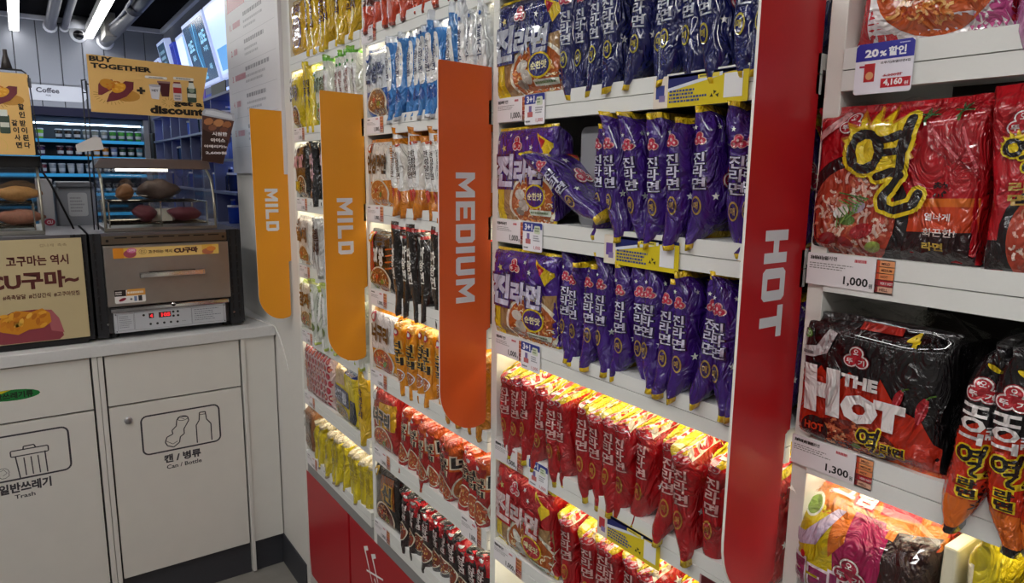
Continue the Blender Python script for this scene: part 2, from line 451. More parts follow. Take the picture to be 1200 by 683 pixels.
# ------------------------------------------------------------------ room shell
S = 'structure'
box('floor', (-2.6, -2.2, -.05), (1.3, 6.2, 0), H('#8a8680'), 'concrete', kind=S)
box('ceiling', (-2.7, -2.3, 2.665), (1.3, 6.2, 2.72), H('#08080c'), 'matte', kind=S)
wb = box('wall_back', (-2.6, 6.1, 0), (1.0, 6.2, 2.665), H('#3c4046'), 'wall', kind=S)
x = 1.0; i = 0
while x > -1.3:
    box('panel', (x - .134, 6.09, .05), (x - .003, 6.1, 2.63), H('#7c808a'), 'paint', wb, bevel=.002); x -= .137
box('panel', (-2.6, 6.09, .05), (x - .003, 6.1, 2.63), H('#7c808a'), 'paint', wb)
box('trim_1', (-2.6, 6.07, 2.632), (1.0, 6.1, 2.665), H('#b8bcc6'), 'paint', kind=S, bevel=.003)
box('wall_right', (1.0, 3.1, 0), (1.2, 6.2, 2.665), H('#84888f'), 'wall', kind=S)
box('trim_2', (.975, 3.1, 2.632), (1.0, 6.1, 2.665), H('#b8bcc6'), 'paint', kind=S, bevel=.003)
box('wall_stub', (.757, 2.345, 0), (1.2, 3.1, 2.665), H('#dedad4'), 'wall', kind=S)
box('wall_gondola', (1.06, -2.2, 0), (1.2, 2.345, 2.665), H('#c9c7c2'), 'wall', kind=S)
box('wall_left', (-2.7, -2.2, 0), (-2.6, 6.2, 2.665), H('#a3a19e'), 'wall', kind=S)
box('wall_near', (-2.6, -2.3, 0), (1.2, -2.2, 2.665), H('#a3a19e'), 'wall', kind=S)
box('baseboard_right', (.752, 2.38, 0), (.757, 2.672, .13), H('#3b3c42'), 'dark', kind=S)
# ceiling tubes
def tube_light(x, y0, y1, mt, lab, wd=.05, z=2.55):
    t = empty('ceiling_light', (x, (y0 + y1) / 2, z), lab, 'ceiling light', None)
    L = (y1 - y0) / 2
    box('housing', (-wd / 2 - .004, -L, 0), (wd / 2 + .004, L, .045), H('#d8d8d8'), 'paint', t)
    box('diffuser', (-wd / 2, -L - .002, -.012), (wd / 2, L + .002, 0), (1, .98, .95), mt, t)
    for s in (-.8, .8): box('hanger', (-.003, L * s - .003, .045), (.003, L * s + .003, .115), H('#777777'), 'dark', t)
tube_light(.055, 3.5, 6.05, 'back', 'white ceiling tube light at the far left above the counter')
tube_light(.495, 3.6, 6.05, 'back', 'white ceiling tube light pointing at the domed camera')
tube_light(-.42, -1.8, .3, 'aisle', 'white ceiling tube light above the aisle near the shelves', .09)
tube_light(-.42, .7, 2.6, 'aisle', 'white ceiling tube light above the aisle near the counter', .09)
tube_light(-1.7, -1.5, 2.4, 'back', 'white ceiling tube light over the far side of the aisle', .09)
# ducts and cables under the ceiling
def pipe(name, path, r, label, col='#474955', grp=None):
    o = obj(name, MB().tube(path, r, H(col), 14).mesh(name, 'paint', True), label=label, cat='pipe')
    pth = [Vector(p) for p in path]
    e = pth[-1]; d = (pth[-1] - pth[-2]).normalized()
    obj('wall_collar', MB().tube([e - d * .03, e - d * .001], r * 1.35, H('#c9ccd4'), 14).mesh('wall_collar', 'paint', True), o)
    m = (pth[0] + pth[-1]) / 2
    obj('joint', MB().tube([m - d * .012, m + d * .012], r * 1.12, H('#46474f'), 14).mesh('joint', 'paint', True), o)
pipe('ceiling_pipe', [(.262, 3.6, 2.6), (.268, 6.09, 2.6)], .034, 'thick grey ceiling pipe left of the thinner one')
pipe('ceiling_pipe', [(.345, 3.6, 2.6), (.352, 6.09, 2.6)], .023, 'thin grey ceiling pipe left of the domed camera')
pipe('ceiling_pipe', [(.69, 3.6, 2.57), (.665, 5.0, 2.57), (.60, 6.09, 2.53)], .042, 'fat grey slanting ceiling pipe right of the lit tube', '#3e404a')
for k, (dx, dz, rr, lb) in enumerate(((0, 0, .008, 'thin grey cable sagging nearest the lit ceiling tube'), (.035, .03, .008, 'thin grey cable sagging beside the fat slanting pipe'))):
    P = [(.575 + dx + .03 * math.sin(t * 3.1), 3.7 + t * 2.3, 2.6 + dz * .6 - .05 * math.sin(math.pi * t)) for t in [q / 12 for q in range(13)]]
    obj('ceiling_cable', MB().tube(P, rr, H('#70727c'), 6).mesh('ceiling_cable', 'dark', True), label=lb, cat='cable')
box('junction_box', (.56, 5.62, 2.5), (.63, 5.9, 2.66), H('#6b6a66'), 'dark', label='drab box between the slanting pipe and lit ceiling tube', cat='box', bevel=.004)
# dome camera
cc = empty('dome_camera', (.43, 5.98, 2.55), 'white domed security camera with dark lens on the panelled wall', 'security camera')
obj('mount', MB().lathe([(.085, .11), (.09, .06), (.062, .03)], H('#d6d8de'), n=24).mesh('mount', 'plate', True), cc)
obj('ball', MB().lathe([(.058 * math.cos(R(a)), .058 * math.sin(R(a))) for a in range(-90, 91, 15)], H('#cfd2d8'), n=22).mesh('ball', 'plate', True), cc)
obj('lens', MB().lathe([(.034, 0), (.032, .012), (.02, .022), (.004, .025)], H('#0b0b0d'), n=18, axis='y').mesh('lens', 'plate', True), cc, loc=(-.004, -.04, -.012), rot=(R(22), 0, 0))

# ------------------------------------------------------------------ gondola shelving
XF = .757
T = [1.965, 1.74, 1.515, 1.29, 1.065, .84, .615]
B = [2.345, 1.748, 1.135, .457, -.25]
WHITE = H('#e4e4e0')
LIT = {0: (0, 1, 2, 3, 4, 5), 1: (0, 2, 3, 4, 5), 2: (3, 4, 5), 3: (3, 4)}     # a strip under shelf i lights the row below
NAMES = ['far MILD flag', 'near MILD flag', 'MEDIUM flag', 'HOT flag']
for b in range(4):
    y1, y0 = B[b], B[b + 1]
    root = empty('shelf_unit', (XF, (y0 + y1) / 2, 0), 'white shelf unit just right of the ' + NAMES[b] + ' holding noodle packets', 'shelf unit', 'white shelf units along the aisle')
    off = tuple(-q for q in root.location)
    bc = H('#e8e2cc') if b == 0 else H('#2a2624')  # dark colour stands in for unlit panels; the far bay keeps the cream
    box('back_panel', (1.03, y0, .55), (1.05, y1, 2.42), bc, 'paint', root, loc=off)
    up = H('#e9e7e0')
    box('upright', (XF - .002, y1 - .026, .53), (1.03, y1 - .006, 2.42), up, 'paint', root, bevel=.001, loc=off)
    box('upright', (XF + .03, y0, .53), (1.03, y0 + .004, 2.42), up, 'paint', root, loc=off)
    for i, t in enumerate(T):
        a, c = y0 + .002, y1 - .028
        m = MB().box((XF + .005, a, t - .018), (1.028, c, t), WHITE)
        m.box((XF - .006, a, t - .045), (XF + .005, c, t - .0235), WHITE).box((XF - .006, a, t - .0222), (XF + .005, c, t), WHITE)
        m.box((XF - .002, a, t - .0235), (XF + .004, c, t - .0222), H('#8a8a88'))
        sh = obj('shelf', m.mesh('shelf', 'paint'), root, loc=off)
        if i in LIT[b]:
            box('light_strip', (XF + .008, a + .01, t - .036), (XF + .02, c - .01, t - .028), (1, .90, .68), 'strip', sh)
    box('base_rail', (XF - .001, y0, .53), (1.03, y1 - .002, .569), H('#8e8d8c'), 'paint', root, loc=off)
    box('kick_plate', (XF + .03, y0, 0), (1.03, y1, .11), H('#7a7672'), 'dark', root, loc=off)
# red base cabinets
def base_cab(ys, label, logo=None):
    # ys: (y_top_far, y_bottom_far, y_near)
    yt, yb, yn = ys
    P = [(-yt, .525), (-yb, .112), (-yn, .112), (-yn, .525)]
    r = obj('base_cabinet', MB().prism([(p[0] + yt, p[1]) for p in P], 0, .25, H('#b01824')).mesh('base_cabinet', 'flag'), None, (XF + .002, yt, 0), (0, 0, R(-90)), label, 'cabinet', bevel=.002)
    if logo:
        a = Art(); lx, lz = logo[0], logo[1]
        for k in (0, 1):
            P = [(lx + k * .055, lz + .09 - k * .0), (lx + .03 + k * .055, lz + .105), (lx + .17 + k * .055, lz - .12), (lx + .14 + k * .055, lz - .135)]
            a.poly(P, WHT, 1)
            c = (sum(p[0] for p in P) / 4, sum(p[1] for p in P) / 4)
            a.poly([(c[0] + (p[0] - c[0]) * .8, c[1] + (p[1] - c[1]) * .93) for p in P], '#b01824', 2)
            a.line([(lx + .02 + k * .055, lz + .02), (lx + .14 + k * .055, lz + .05 - k * .1)], .006, WHT, 3)
        obj('chopsticks_print', a.flat(MB()).mesh('chopsticks_print', 'flag'), r)
base_cab((2.40, 2.335, 1.955), 'plain red base cabinet beside the grey baseboard')
base_cab((1.942, 1.942, 1.30), 'red base cabinet marked with white chopsticks outline', (.11, .38))
base_cab((1.287, 1.287, .62), 'red base cabinet below the MEDIUM flag section')
base_cab((.607, .607, -.2), 'red base cabinet nearest the camera')
# flag boards between the sections; block letters in a unit cell (u along the word, v up)
rc = lambda a, b, c, d: [(a, b), (c, b), (c, d), (a, d)]
BLOCK = {'I': [rc(0, 0, 1, 1)], 'L': [rc(0, 0, .32, 1), rc(.32, 0, 1, .24)], 'T': [rc(0, .76, 1, 1), rc(.34, 0, .66, .76)],
         'H': [rc(0, 0, .32, 1), rc(.68, 0, 1, 1), rc(.32, .38, .68, .62)], 'E': [rc(0, 0, .32, 1), rc(.32, .79, 1, 1), rc(.32, .4, .9, .6), rc(.32, 0, 1, .21)],
         'U': [[(0, .12), (.12, 0), (.88, 0), (1, .12), (1, .24), (0, .24)], rc(0, .24, .32, 1), rc(.68, .24, 1, 1)],
         'O': [[(0, .12), (.12, 0), (.88, 0), (1, .12), (1, .22), (0, .22)], [(0, .78), (1, .78), (1, .88), (.88, 1), (.12, 1), (0, .88)], rc(0, .22, .32, .78), rc(.68, .22, 1, .78)],
         'D': [[(0, 0), (.84, 0), (1, .14), (1, .22), (0, .22)], [(0, .78), (1, .78), (1, .86), (.84, 1), (0, 1)], rc(0, .22, .32, .78), rc(.68, .22, 1, .78)],
         'M': [rc(0, 0, .24, 1), rc(.76, 0, 1, 1), [(.24, 1), (.24, .6), (.5, .12), (.5, .56)], [(.76, 1), (.5, .56), (.5, .12), (.76, .6)]]}
def flag(y, word, z0, z1, col, label):
    X0, X1 = .639, .757; zt, zb = 1.805, 1.083
    P = [(X0 + .082 - .082 * math.cos(R(a)), zb + .092 - .092 * math.sin(R(a))) for a in range(0, 91, 9)]
    P += [(X1 - .018 + .009 * math.sin(R(a)), zb + .018 - .014 * math.cos(R(a))) for a in range(0, 91, 15)]
    P += [(X1 - .009, 1.285), (X1, 1.29), (X1, zt - .003), (X0 + .004, zt), (X0 + .001, zt - .001), (X0, zt - .006)]
    y += .001
    r = obj('section_flag', MB().prism(P, y, y + .0035, H(col), H('#ece6de')).mesh('section_flag', 'flag'), None, (0, 0, 0), (0, 0, 0), label, 'flag sign')
    a = Art(); n = sum(.55 if c == 'I' else (1.3 if c == 'M' else 1) for c in word); un = (z0 - z1) / (n + .16 * (len(word) - 1)); p = z1
    for c in word:
        w_ = {'I': .55, 'M': 1.3}.get(c, 1.); w_ *= .62 if c == 'I' else 1
        for Q in BLOCK[c]: a.poly([(.676 + .0435 * v, p + un * w_ * u) for u, v in Q], '#e6e6ea', 1)
        p += un * (({'I': .55 * .62, 'M': 1.3}.get(c, 1.)) + .16 + (.21 / max(1, len(word) - 1) if 'I' in word else 0))
    obj('lettering', a.flat(MB(), y).mesh('lettering', 'flag'), r)
flag(2.409, 'MILD', 1.396, 1.541, '#f0a028', 'orange MILD flag board, the farther one beside the recipe panel')
flag(1.749, 'MILD', 1.382, 1.532, '#f0a028', 'orange MILD flag board, the nearer one with the taller look')
flag(1.136, 'MEDIUM', 1.348, 1.602, '#e8642c', 'burnt orange MEDIUM flag board with white downward letters')
flag(.458, 'HOT', 1.415, 1.541, '#c01a22', 'big red HOT flag board with white downward letters')
# recipe panel on the wall beside the shelves
r = obj('recipe_panel', MB().box((0, 0, 0), (.695, .012, .93), H('#dcd8da')).mesh('recipe_panel', 'paper'), None, (XF - .0125, 3.10, 1.59), (0, 0, R(-90)), 'tall white wall panel of numbered steps beside the far MILD flag', 'sign', bevel=.001)
a = Art()
a.rect(.02, .655, .26, .93, '#c2283c', 1) if False else a.poly([(.04, .635), (.3, .635), (.3, .93), (.04, .93)], '#c2283c', 1)
for k, (z, wd) in enumerate(((.575, .09), (.475, .06), (.375, .12), (.275, .07), (.16, .11))):
    a.text(str(k + 1) + '.', .07, z - .012, .095, z + .012, '#c25a68', 2, .02)
    a.rect(.115, z - .014, .115 + wd, z + .014, '#c25a68', 2) if False else a.scribble(.115, z - .014, .115 + wd * 1.3, z + .014, 1, '#cc7886', 2, k, .8)
    a.scribble(.27, z + .01, .27 + (.3, .33, .4, .36, .3)[k], z + .034, 1, '#8c888c', 2, 10 + k, .6)
    a.scribble(.27, z - .035, .27 + .26, z + .004, 2, '#b0acb0', 2, 20 + k, .45)
    a.rect(.05, z - .055, .66, z - .0535, '#b8b4b8', 2)
obj('printed_steps', a.flat(MB()).mesh('printed_steps', 'paper'), r)
# ---------- price tags on the shelf lips
def strip_obj(name, Y, z0, wd, ht, base, art, label, cat, group=None, X=XF - .0068, th=.0008, round_=0, tilt=0, child='printed_artwork'):
    P = rrect(0, 0, wd, ht, round_) if round_ else [(0, 0), (wd, 0), (wd, ht), (0, ht)]
    r = obj(name, MB().prism(P, -th, 0, H(base)).mesh(name, 'paper'), None, (X, Y, z0), (R(tilt), 0, R(-90)), label, cat, group)
    obj(child, art.flat(MB(), -th, .00015).mesh(child, 'paper'), r)
    return r
def price_tag(Y, t, wd, ht, name_, price, label, seed, hot=2, drop=.0):
    a = Art(); sc = wd / .098
    a.scribble(.004, ht * .8, .03 * sc, ht * .9, 1, '#3a3634', 1, seed, .9)
    a.text(name_, .003 * sc, ht * .78, .035 * sc, ht * .93, '#2a2624', 2, .02) if name_ else None
    a.scribble(.003, ht * .5, .055 * sc, ht * .72, 3, '#8a8482', 1, seed + 1, .4)
    a.scribble(.055 * sc, ht * .82, .072 * sc, ht * .92, 1, '#c23040', 1, seed + 2, .9)
    a.text(price, wd * .45, ht * .08, wd * .73, ht * .38, '#1c1a1a', 2, .025)
    a.text('원', wd * .74, ht * .1, wd * .78, ht * .24, '#1c1a1a', 2, .02)
    cols = ['#e8a070', '#e89a62', '#e08858', '#a82830', '#d8a890']
    for k, wrd in enumerate(('MILD', 'MEDIUM', 'HOT', 'VERY HOT', 'HELL')):
        z = ht * (.8 - .19 * k)
        a.rect(wd * .81, z, wd * .995, z + ht * .17, cols[k], 1)
        a.rect(wd * .81, z, wd * .84, z + ht * .17, '#c24830' if k <= hot else '#7a2428', 2)
        a.text(wrd, wd * .86, z + ht * .04, wd * (.9 + .012 * len(wrd)), z + ht * .12, '#5a2a22' if k != 3 else '#f0e0dc', 3, .02)
    a.rect(wd * .8, 0, wd, ht, '#e6c4b0', 0) 
    return strip_obj('price_tag', Y, t - ht - .001 - drop, wd, ht, '#ece6e8', a, label, 'price tag', 'white price tags on the shelf lips')
def promo_tag(Y, t, label, seed):
    a = Art(); wd, ht = .058, .052
    a.poly([(0, ht * .68), (wd * .55, ht * .68), (wd * .55, ht * .78), (wd, ht * .78), (wd, ht - .002), (wd - .002, ht), (.002, ht), (0, ht - .002)], '#2c3a8c', 1)
    a.text('3+1', wd * .1, ht * .72, wd * .5, ht * .95, '#f2f2f6', 2, .04)
    a.rr(wd * .6, ht * .62, wd * .9, ht * .9, .003, '#d8dfc8', 2); a.scribble(wd * .63, ht * .68, wd * .87, ht * .86, 2, '#5c7a3c', 3, seed)
    a.rect(wd * .22, ht * .3, wd * .36, ht * .62, '#7a6aa0', 2); a.rect(wd * .16, ht * .25, wd * .42, ht * .42, '#c06a6a', 3)
    a.scribble(wd * .55, ht * .35, wd * .92, ht * .58, 3, '#8a8a92', 2, seed + 1)
    a.scribble(wd * .06, ht * .06, wd * .4, ht * .16, 1, '#5a5a62', 2, seed + 2); a.text('1,000', wd * .58, ht * .06, wd * .92, ht * .2, '#c04a5a', 2, .01)
    strip_obj('promotion_card', Y, t - ht - .001, wd, ht, '#f0eef2', a, label, 'promotion card', 'blue and white 3+1 cards', X=XF - .0085, round_=.003)
ROWN = ['top', 'second', 'third', 'fourth', 'fifth', 'sixth', 'lowest']
for i, seed in ((1, 1), (2, 2), (3, 3), (4, 4), (5, 5)):
    price_tag(1.106, T[i], .1, .042, '진라면', '1,000' if i else '', 'price tag on the %s shelf lip beside the MEDIUM flag' % ROWN[i], seed, drop=.001)
    if i < 5: promo_tag(1.016 if i != 4 else .985, T[i], 'blue topped 3+1 card on the %s shelf lip near the MEDIUM flag' % ROWN[i], seed)
for i in (1, 2, 3, 4, 5, 6):
    price_tag(1.722 - .01 * (i % 2), T[i], .1, .04, '', '1,000', 'price tag on the %s shelf lip beside the near MILD flag' % ROWN[i], 30 + i)
    price_tag(2.30, T[i], .1, .04, '', '1,100', 'price tag on the %s shelf lip beside the far MILD flag' % ROWN[i], 40 + i)
price_tag(1.735, T[0], .09, .04, '', '1,200', 'price tag on the highest shelf lip above the blue packets', 51)
price_tag(1.24, T[5], .085, .05, '', '1,000', 'price tag on the sixth shelf lip below the big orange packets', 52)
price_tag(.45, T[2], .1, .037, '오뚜기)열라면', '1,000', 'price tag reading 1,000 under the large red packet', 61)
price_tag(.45, T[3], .1, .036, '오뚜기)더핫열라면', '1,300', 'price tag reading 1,300 under the black and red packet', 62)
a = Art(); wd, ht = .06, .052
a.poly([(0, ht * .66), (wd, ht * .66), (wd, ht - .003), (wd - .003, ht), (.003, ht), (0, ht - .003)], '#33329a', 1)
a.text('20', wd * .16, ht * .72, wd * .4, ht * .88, '#f4f4fa', 2, .045); a.text('%', wd * .42, ht * .72, wd * .54, ht * .83, '#f4f4fa', 2, .04)
a.text('할인', wd * .57, ht * .71, wd * .87, ht * .89, '#f4f4fa', 2, .04); a.scribble(wd * .75, ht * .92, wd * .93, ht * .96, 1, '#cfd0f0', 2)
a.text('오뚜기)로열라면4입', wd * .45, ht * .56, wd * .95, ht * .62, '#3a3638', 2, .02)
a.rect(wd * .17, ht * .24, wd * .36, ht * .6, '#b8282c', 2); a.ell(wd * .27, ht * .36, wd * .07, ht * .08, '#d8a070', 3); a.rect(wd * .08, ht * .53, wd * .18, ht * .57, '#a82850', 3)
a.text('5,200원', wd * .52, ht * .31, wd * .82, ht * .37, '#c02838', 2, .02); a.line([(wd * .5, ht * .33), (wd * .84, ht * .36)], .0005, '#c02838', 3)
a.rect(wd * .48, ht * .1, wd * .98, ht * .28, '#c0202c', 2); a.text('4,160', wd * .53, ht * .12, wd * .85, ht * .27, '#f6f0f0', 3, .04); a.text('원', wd * .88, ht * .13, wd * .95, ht * .2, '#f6f0f0', 3)
strip_obj('discount_card', .413, 1.689, wd, ht, '#ebe8f2', a, 'blue and white 20% discount card on the lip right of HOT', 'discount card', X=XF - .0085, round_=.003)
# yellow promotion strips
def yellow_strip(Y, z, wd, ht, body, label, seed):
    a = Art()
    a.rect(0, 0, wd * .17, ht, '#e6dacb', 1); a.rect(wd * .03, ht * .3, wd * .13, ht * .72, body, 2); a.rect(wd * .07, ht * .2, wd * .14, ht * .4, '#8a7aa8', 3)
    a.poly([(wd * .17, ht * .55), (wd * .98, ht * .98), (wd * .17, ht * .98)], '#252a68', 2); a.poly([(wd * .17, ht * .5), (wd * .17, ht * .6), (wd * .75, ht * .93), (wd * .75, ht * .82)], '#d8dce8', 3)
    a.rect(wd * .17, ht * .9, wd, ht, '#252a68', 2)
    a.scribble(wd * .19, ht * .12, wd * .62, ht * .55, 4, '#3a4a8a', 4, seed, .6)
    a.rr(wd * .5, ht * .8, wd * .72, ht * .92, .001, '#e0cf50', 4); a.scribble(wd * .52, ht * .82, wd * .7, ht * .9, 1, '#4a4a3a', 5, seed)
    for k in range(3): a.star(wd * (.65 + .03 * k), ht * (.25 + .1 * (k % 2)), .0035, '#2c2a20', 4, rot=40 * k, n=3)
    a.rect(wd * .77, ht * .15, wd * .95, ht * .85, '#e9e9ea', 4)
    strip_obj('promotion_strip', Y, z, wd, ht, '#dcc526', a, label, 'promotion strip', 'yellow promotion strips', X=XF - .0085, round_=.002)
yellow_strip(.706, 1.694, .158, .043, '#3a4488', 'yellow promotion strip under the navy packets', 1)
yellow_strip(.797, 1.463, .153, .045, '#6a4a98', 'yellow promotion strip under the upper purple packets', 2)
yellow_strip(.79, 1.0, .14, .045, '#b83a40', 'yellow promotion strip under the red packets', 3)
a = Art(); a.text('精选', .01, .008, .085, .042, '#cfd8c4', 1, .02); a.rect(.0, .0, .003, .05, '#c9a0a0', 1)
strip_obj('shelf_banner', .575, .985, .12, .05, '#5c1c22', a, 'maroon shelf banner with pale Chinese characters near the HOT flag', 'banner')

# ------------------------------------------------------------------ noodle packets
ORD = ['first', 'second', 'third', 'fourth', 'fifth', 'sixth', 'seventh', 'eighth', 'ninth', 'tenth', 'eleventh', 'twelfth', 'thirteenth', 'fourteenth', 'fifteenth', 'sixteenth', 'seventeenth', 'eighteenth', 'nineteenth', 'twentieth']
RG = random.Random(5)
def row(kinds, ys, z, X, desc, where, group, tilt=2.5, jit=.004, zj=.002, lean0=0., yaw0=0.):
    """ys: (far, near) centres are spread between them; kinds cycled"""
    y1, y0, n = ys
    for i in range(n):
        y = y1 + (y0 - y1) * (i + .5) / n
        put(kinds[RG.randrange(len(kinds))], X + RG.uniform(-jit, jit) * 2, y + RG.uniform(-.004, .004), z + RG.uniform(-zj, zj) * .5,
            yaw0 + RG.uniform(-11, 11), lean0 + RG.uniform(-3, 3), RG.uniform(-tilt, tilt) * 1.4,
            '%s, %s from left in %s' % (desc, ORD[i], where), 'noodle packet', group)

# --- between the MEDIUM and HOT flags
JB = edge_kind('noodle_packet', '#171c5c', logo='#b82a48', nvar=3, seed=11, wd=.040, ht=.183, droop=.012, sideart=jin_side('#b82a48'), tcol='#c9ccd8', tout='#3a3f70', leaf='#c0b040')
JP = edge_kind('noodle_packet', '#3c1878', logo='#c0304c', nvar=3, seed=12, wd=.036, ht=.173, droop=.014, sideart=jin_side('#c0304c'), tcol='#cfcbe0', tout='#241048', leaf='#b8924a', leafin='#2c1058')
JR = edge_kind('noodle_packet', '#a80f18', fin='#e2c21e', logo='#c02834', nvar=3, seed=13, wd=.040, ht=.192, tslope=.036, droop=.014, sideart=jin_side('#b01a24'), tcol='#d8a8a4', tout='#8c0c14', leaf='#c08030', leafin='#a01818', top='#c8201c', dp=.15)
f = jin_front('noodle_multipack', '#1b2162', '#b9bcca', '#262c6a', '#262c6a', seed=21, flav='순한맛', bw='')
put(f, XF + .045, 1.018, T[1], 2, 0, 0, 'navy multipack with silver lettering, leftmost on the shelf beside MEDIUM', 'noodle multipack')
f = jin_front('noodle_multipack', '#451c86', '#cfcbe2', '#2c1060', '#3a1a72', seed=22)
o = put(f, XF + .018, 1.024, T[2], -2, 0, 0, 'purple multipack with mushroom bowl, left of the gap in upper purple row', 'noodle multipack')
o.scale = (1, .45, 1)
put(f, XF + .043, 1.021, T[3], 2, 0, 0, 'purple multipack with mushroom bowl, leftmost in the lower purple row', 'noodle multipack')
f = jin_front('noodle_multipack', '#b0141c', '#e4c8c8', '#b0141c', '#b8282c', seed=23, ht=.175, flav='매운맛')
put(f, XF + .045, 1.012, T[5], 0, 0, 0, 'red multipack with white lettering, leftmost in the lower red row', 'noodle multipack')
row(JB, (.935, .47, 12), T[1] - .002, XF + .054, 'navy noodle packet', 'the navy row beside HOT', 'navy noodle packets', lean0=2)
row(JP, (.835, .475, 9), T[2] - .002, XF + .048, 'purple noodle packet', 'the upper purple row', 'upper row purple noodle packets', lean0=3)
row(JP, (.918, .475, 13), T[3] - .002, XF + .050, 'purple noodle packet', 'the lower purple row', 'lower row purple noodle packets', tilt=2)
row(JR, (1.105, .475, 16), T[4] - .012, XF + .062, 'red noodle packet', 'the upper red row', 'upper row red noodle packets', tilt=2)
row(JR, (.90, .475, 10), T[5] - .012, XF + .064, 'red noodle packet', 'the lower red row', 'lower row red noodle packets', tilt=2)
put(JP[0], XF + .026, .822, T[2] + .012, 8, 0, -50, 'purple noodle packet fallen over sideways in front of the grey divider', 'noodle packet')
o = obj('display_divider', MB().prism(rrect(0, 0, .075, .165, .012), 0, .002, H('#8c8c90')).mesh('display_divider', 'paint'), None, (XF + .03, .905, T[2]), (0, 0, R(-90)), 'grey rounded divider plate in the gap of the upper purple row', 'divider')
# --- right of the HOT flag
def d_royal(a, w, h):
    X = -w / 2
    a.poly([(X, 0), (X + w * .3, 0), (X + w * .12, h), (X, h)], '#b81826', 1)
    a.poly([(X + w * .1, 0), (X + w, 0), (X + w, h), (X + w * .4, h), (X + w * .12, h * .5)], '#ddd6da', 1)
    a.poly([(X + w * .7, 0), (X + w, 0), (X + w, h * .4)], '#c04a86', 2)
    a.bowl(X + w * .55, h * .32, w * .4, h * .3, '#e6e0e0', '#c0521c', ['#e8944a', '#d8702a', '#f2c078', '#b03a18', '#e0a050'], 2, 5, 170, wd=.003)
    a.ell(X + w * .2, h * .72, w * .16, h * .05, '#7a2a6a', 3, rot=25); a.ell(X + w * .2, h * .72, w * .14, h * .035, '#e6a818', 4, rot=25)
    a.text('K-Spicy Royal', X + w * .1, h * .56, X + w * .52, h * .66, '#8c2440', 9, .03, '#eee4e4', .05, rot=20)
    a.ell(X + w * .72, h * .58, w * .22, h * .1, '#a81834', 9, rot=10); a.text('열라면', X + w * .6, h * .53, X + w * .86, h * .62, '#f0e4e4', 11, .03, rot=8)
    a.text('로열', X + w * .3, h * .8, X + w * .8, h * .96, '#e6c21c', 8, .05, '#8c1020', .07)
rp = simple_front('noodle_multipack', .152, .185, .11, [(.03, '#c05a9a'), (1, '#b8202c')], d_royal, 31, crumple=.8)
put(rp, XF + .06, .352, T[1], 0, 0, 0, 'red and white multipack picturing orange noodles on highest shelf at right', 'noodle multipack')
pe = edge_kind('noodle_packet', '#c07ab0', fin='#cf96c0', style='plain', txt='로열', tcol='#7a1848', nvar=1, seed=32, wd=.05, droop=.045, ht=.185)
put(pe[0], XF + .045, .245, T[1] - .004, 12, 0, -8, 'pink packet with drooping fin hanging over the shelf edge at top right', 'noodle packet')
put(pe[0], XF + .05, .19, T[1], 0, 0, 6, 'pink packet at the right edge beside the drooping one', 'noodle packet')
def chili(a, x, y, s, rot, layer):
    c, q = math.cos(R(rot)), math.sin(R(rot)); P = []
    for k in range(9): t = k / 8; P.append((t, .16 * math.sin(math.pi * min(1, t * 1.1 + .12)) + .25 * t * t))
    for k in range(8, -1, -1): t = k / 8; P.append((t, -.14 * math.sin(math.pi * min(1, t * 1.1 + .12)) * (1 - t * .6) + .25 * t * t))
    a.poly([(x + (u * c - v * q) * s, y + (u * q + v * c) * s) for u, v in P], '#a01420', layer)
    a.line([(x + (u * c - v * q) * s, y + (u * q + v * c) * s) for u, v in ((.1, .06), (.4, .1), (.7, .17))], s * .035, '#d8606a', layer + 1)
    a.line([(x + (u * c - v * q) * s, y + (u * q + v * c) * s) for u, v in ((0, 0), (-.1, .03), (-.2, .12))], s * .04, '#4a6a2a', layer + 1)
def yeol(a, x0, y0, w, h, layer, yl='#e8c81c', flame=True, bk='#141010'):
    """the brush-painted syllable on its yellow flame"""
    if flame:
        rg = random.Random(9); P = []
        for k in range(34):
            an = k * 2 * math.pi / 34; up = max(0, math.sin(an)); r = .86 + (.3 if k % 2 else -.06) * (.25 + up) + rg.uniform(-.03, .03)
            P.append((x0 + w * (.42 + .5 * r * math.cos(an)), y0 + h * (.68 + (.42 if up else .3) * r * math.sin(an))))
        a.poly(P, yl, layer)
        a.poly([(q[0] + (x0 + w * .42 - q[0]) * -.08, q[1] + (y0 + h * .6 - q[1]) * -.1) for q in P], '#c87818', layer - 1)
    def stroke(pts, wd, col, ly, ex=0):
        P = [(x0 + w * u, y0 + h * v) for u, v in pts]
        for k, ((p, q)) in enumerate(zip(P, P[1:])): 
            ww = wd * w * (1 + .18 * math.sin(k * 2.1)) + ex; a.line([p, q], ww, col, ly)
            a.ell(q[0], q[1], ww / 2, ww / 2, col, ly, n=8)
        a.ell(P[0][0], P[0][1], wd * w / 2 + ex / 2, wd * w / 2 + ex / 2, col, ly, n=8)
    ring = [(.26 + .2 * math.cos(t * .52 + 1.2), .7 + .2 * math.sin(t * .52 + 1.2)) for t in range(13)]
    jobs = [(ring, .125), ([(.46, .82), (.6, .84), (.72, .88)], .1), ([(.46, .68), (.7, .7)], .1), ([(.84, 1.04), (.8, .86), (.76, .72), (.76, .52)], .135),
            ([(.46, .42), (.66, .48), (.76, .44), (.66, .3), (.56, .2), (.58, .1), (.72, .05), (.96, .12), (1.02, .24)], .11)]
    for pts, wd in jobs:
        stroke(pts, wd, yl, layer, w * .11)
        stroke(pts, wd, bk, layer + 1)
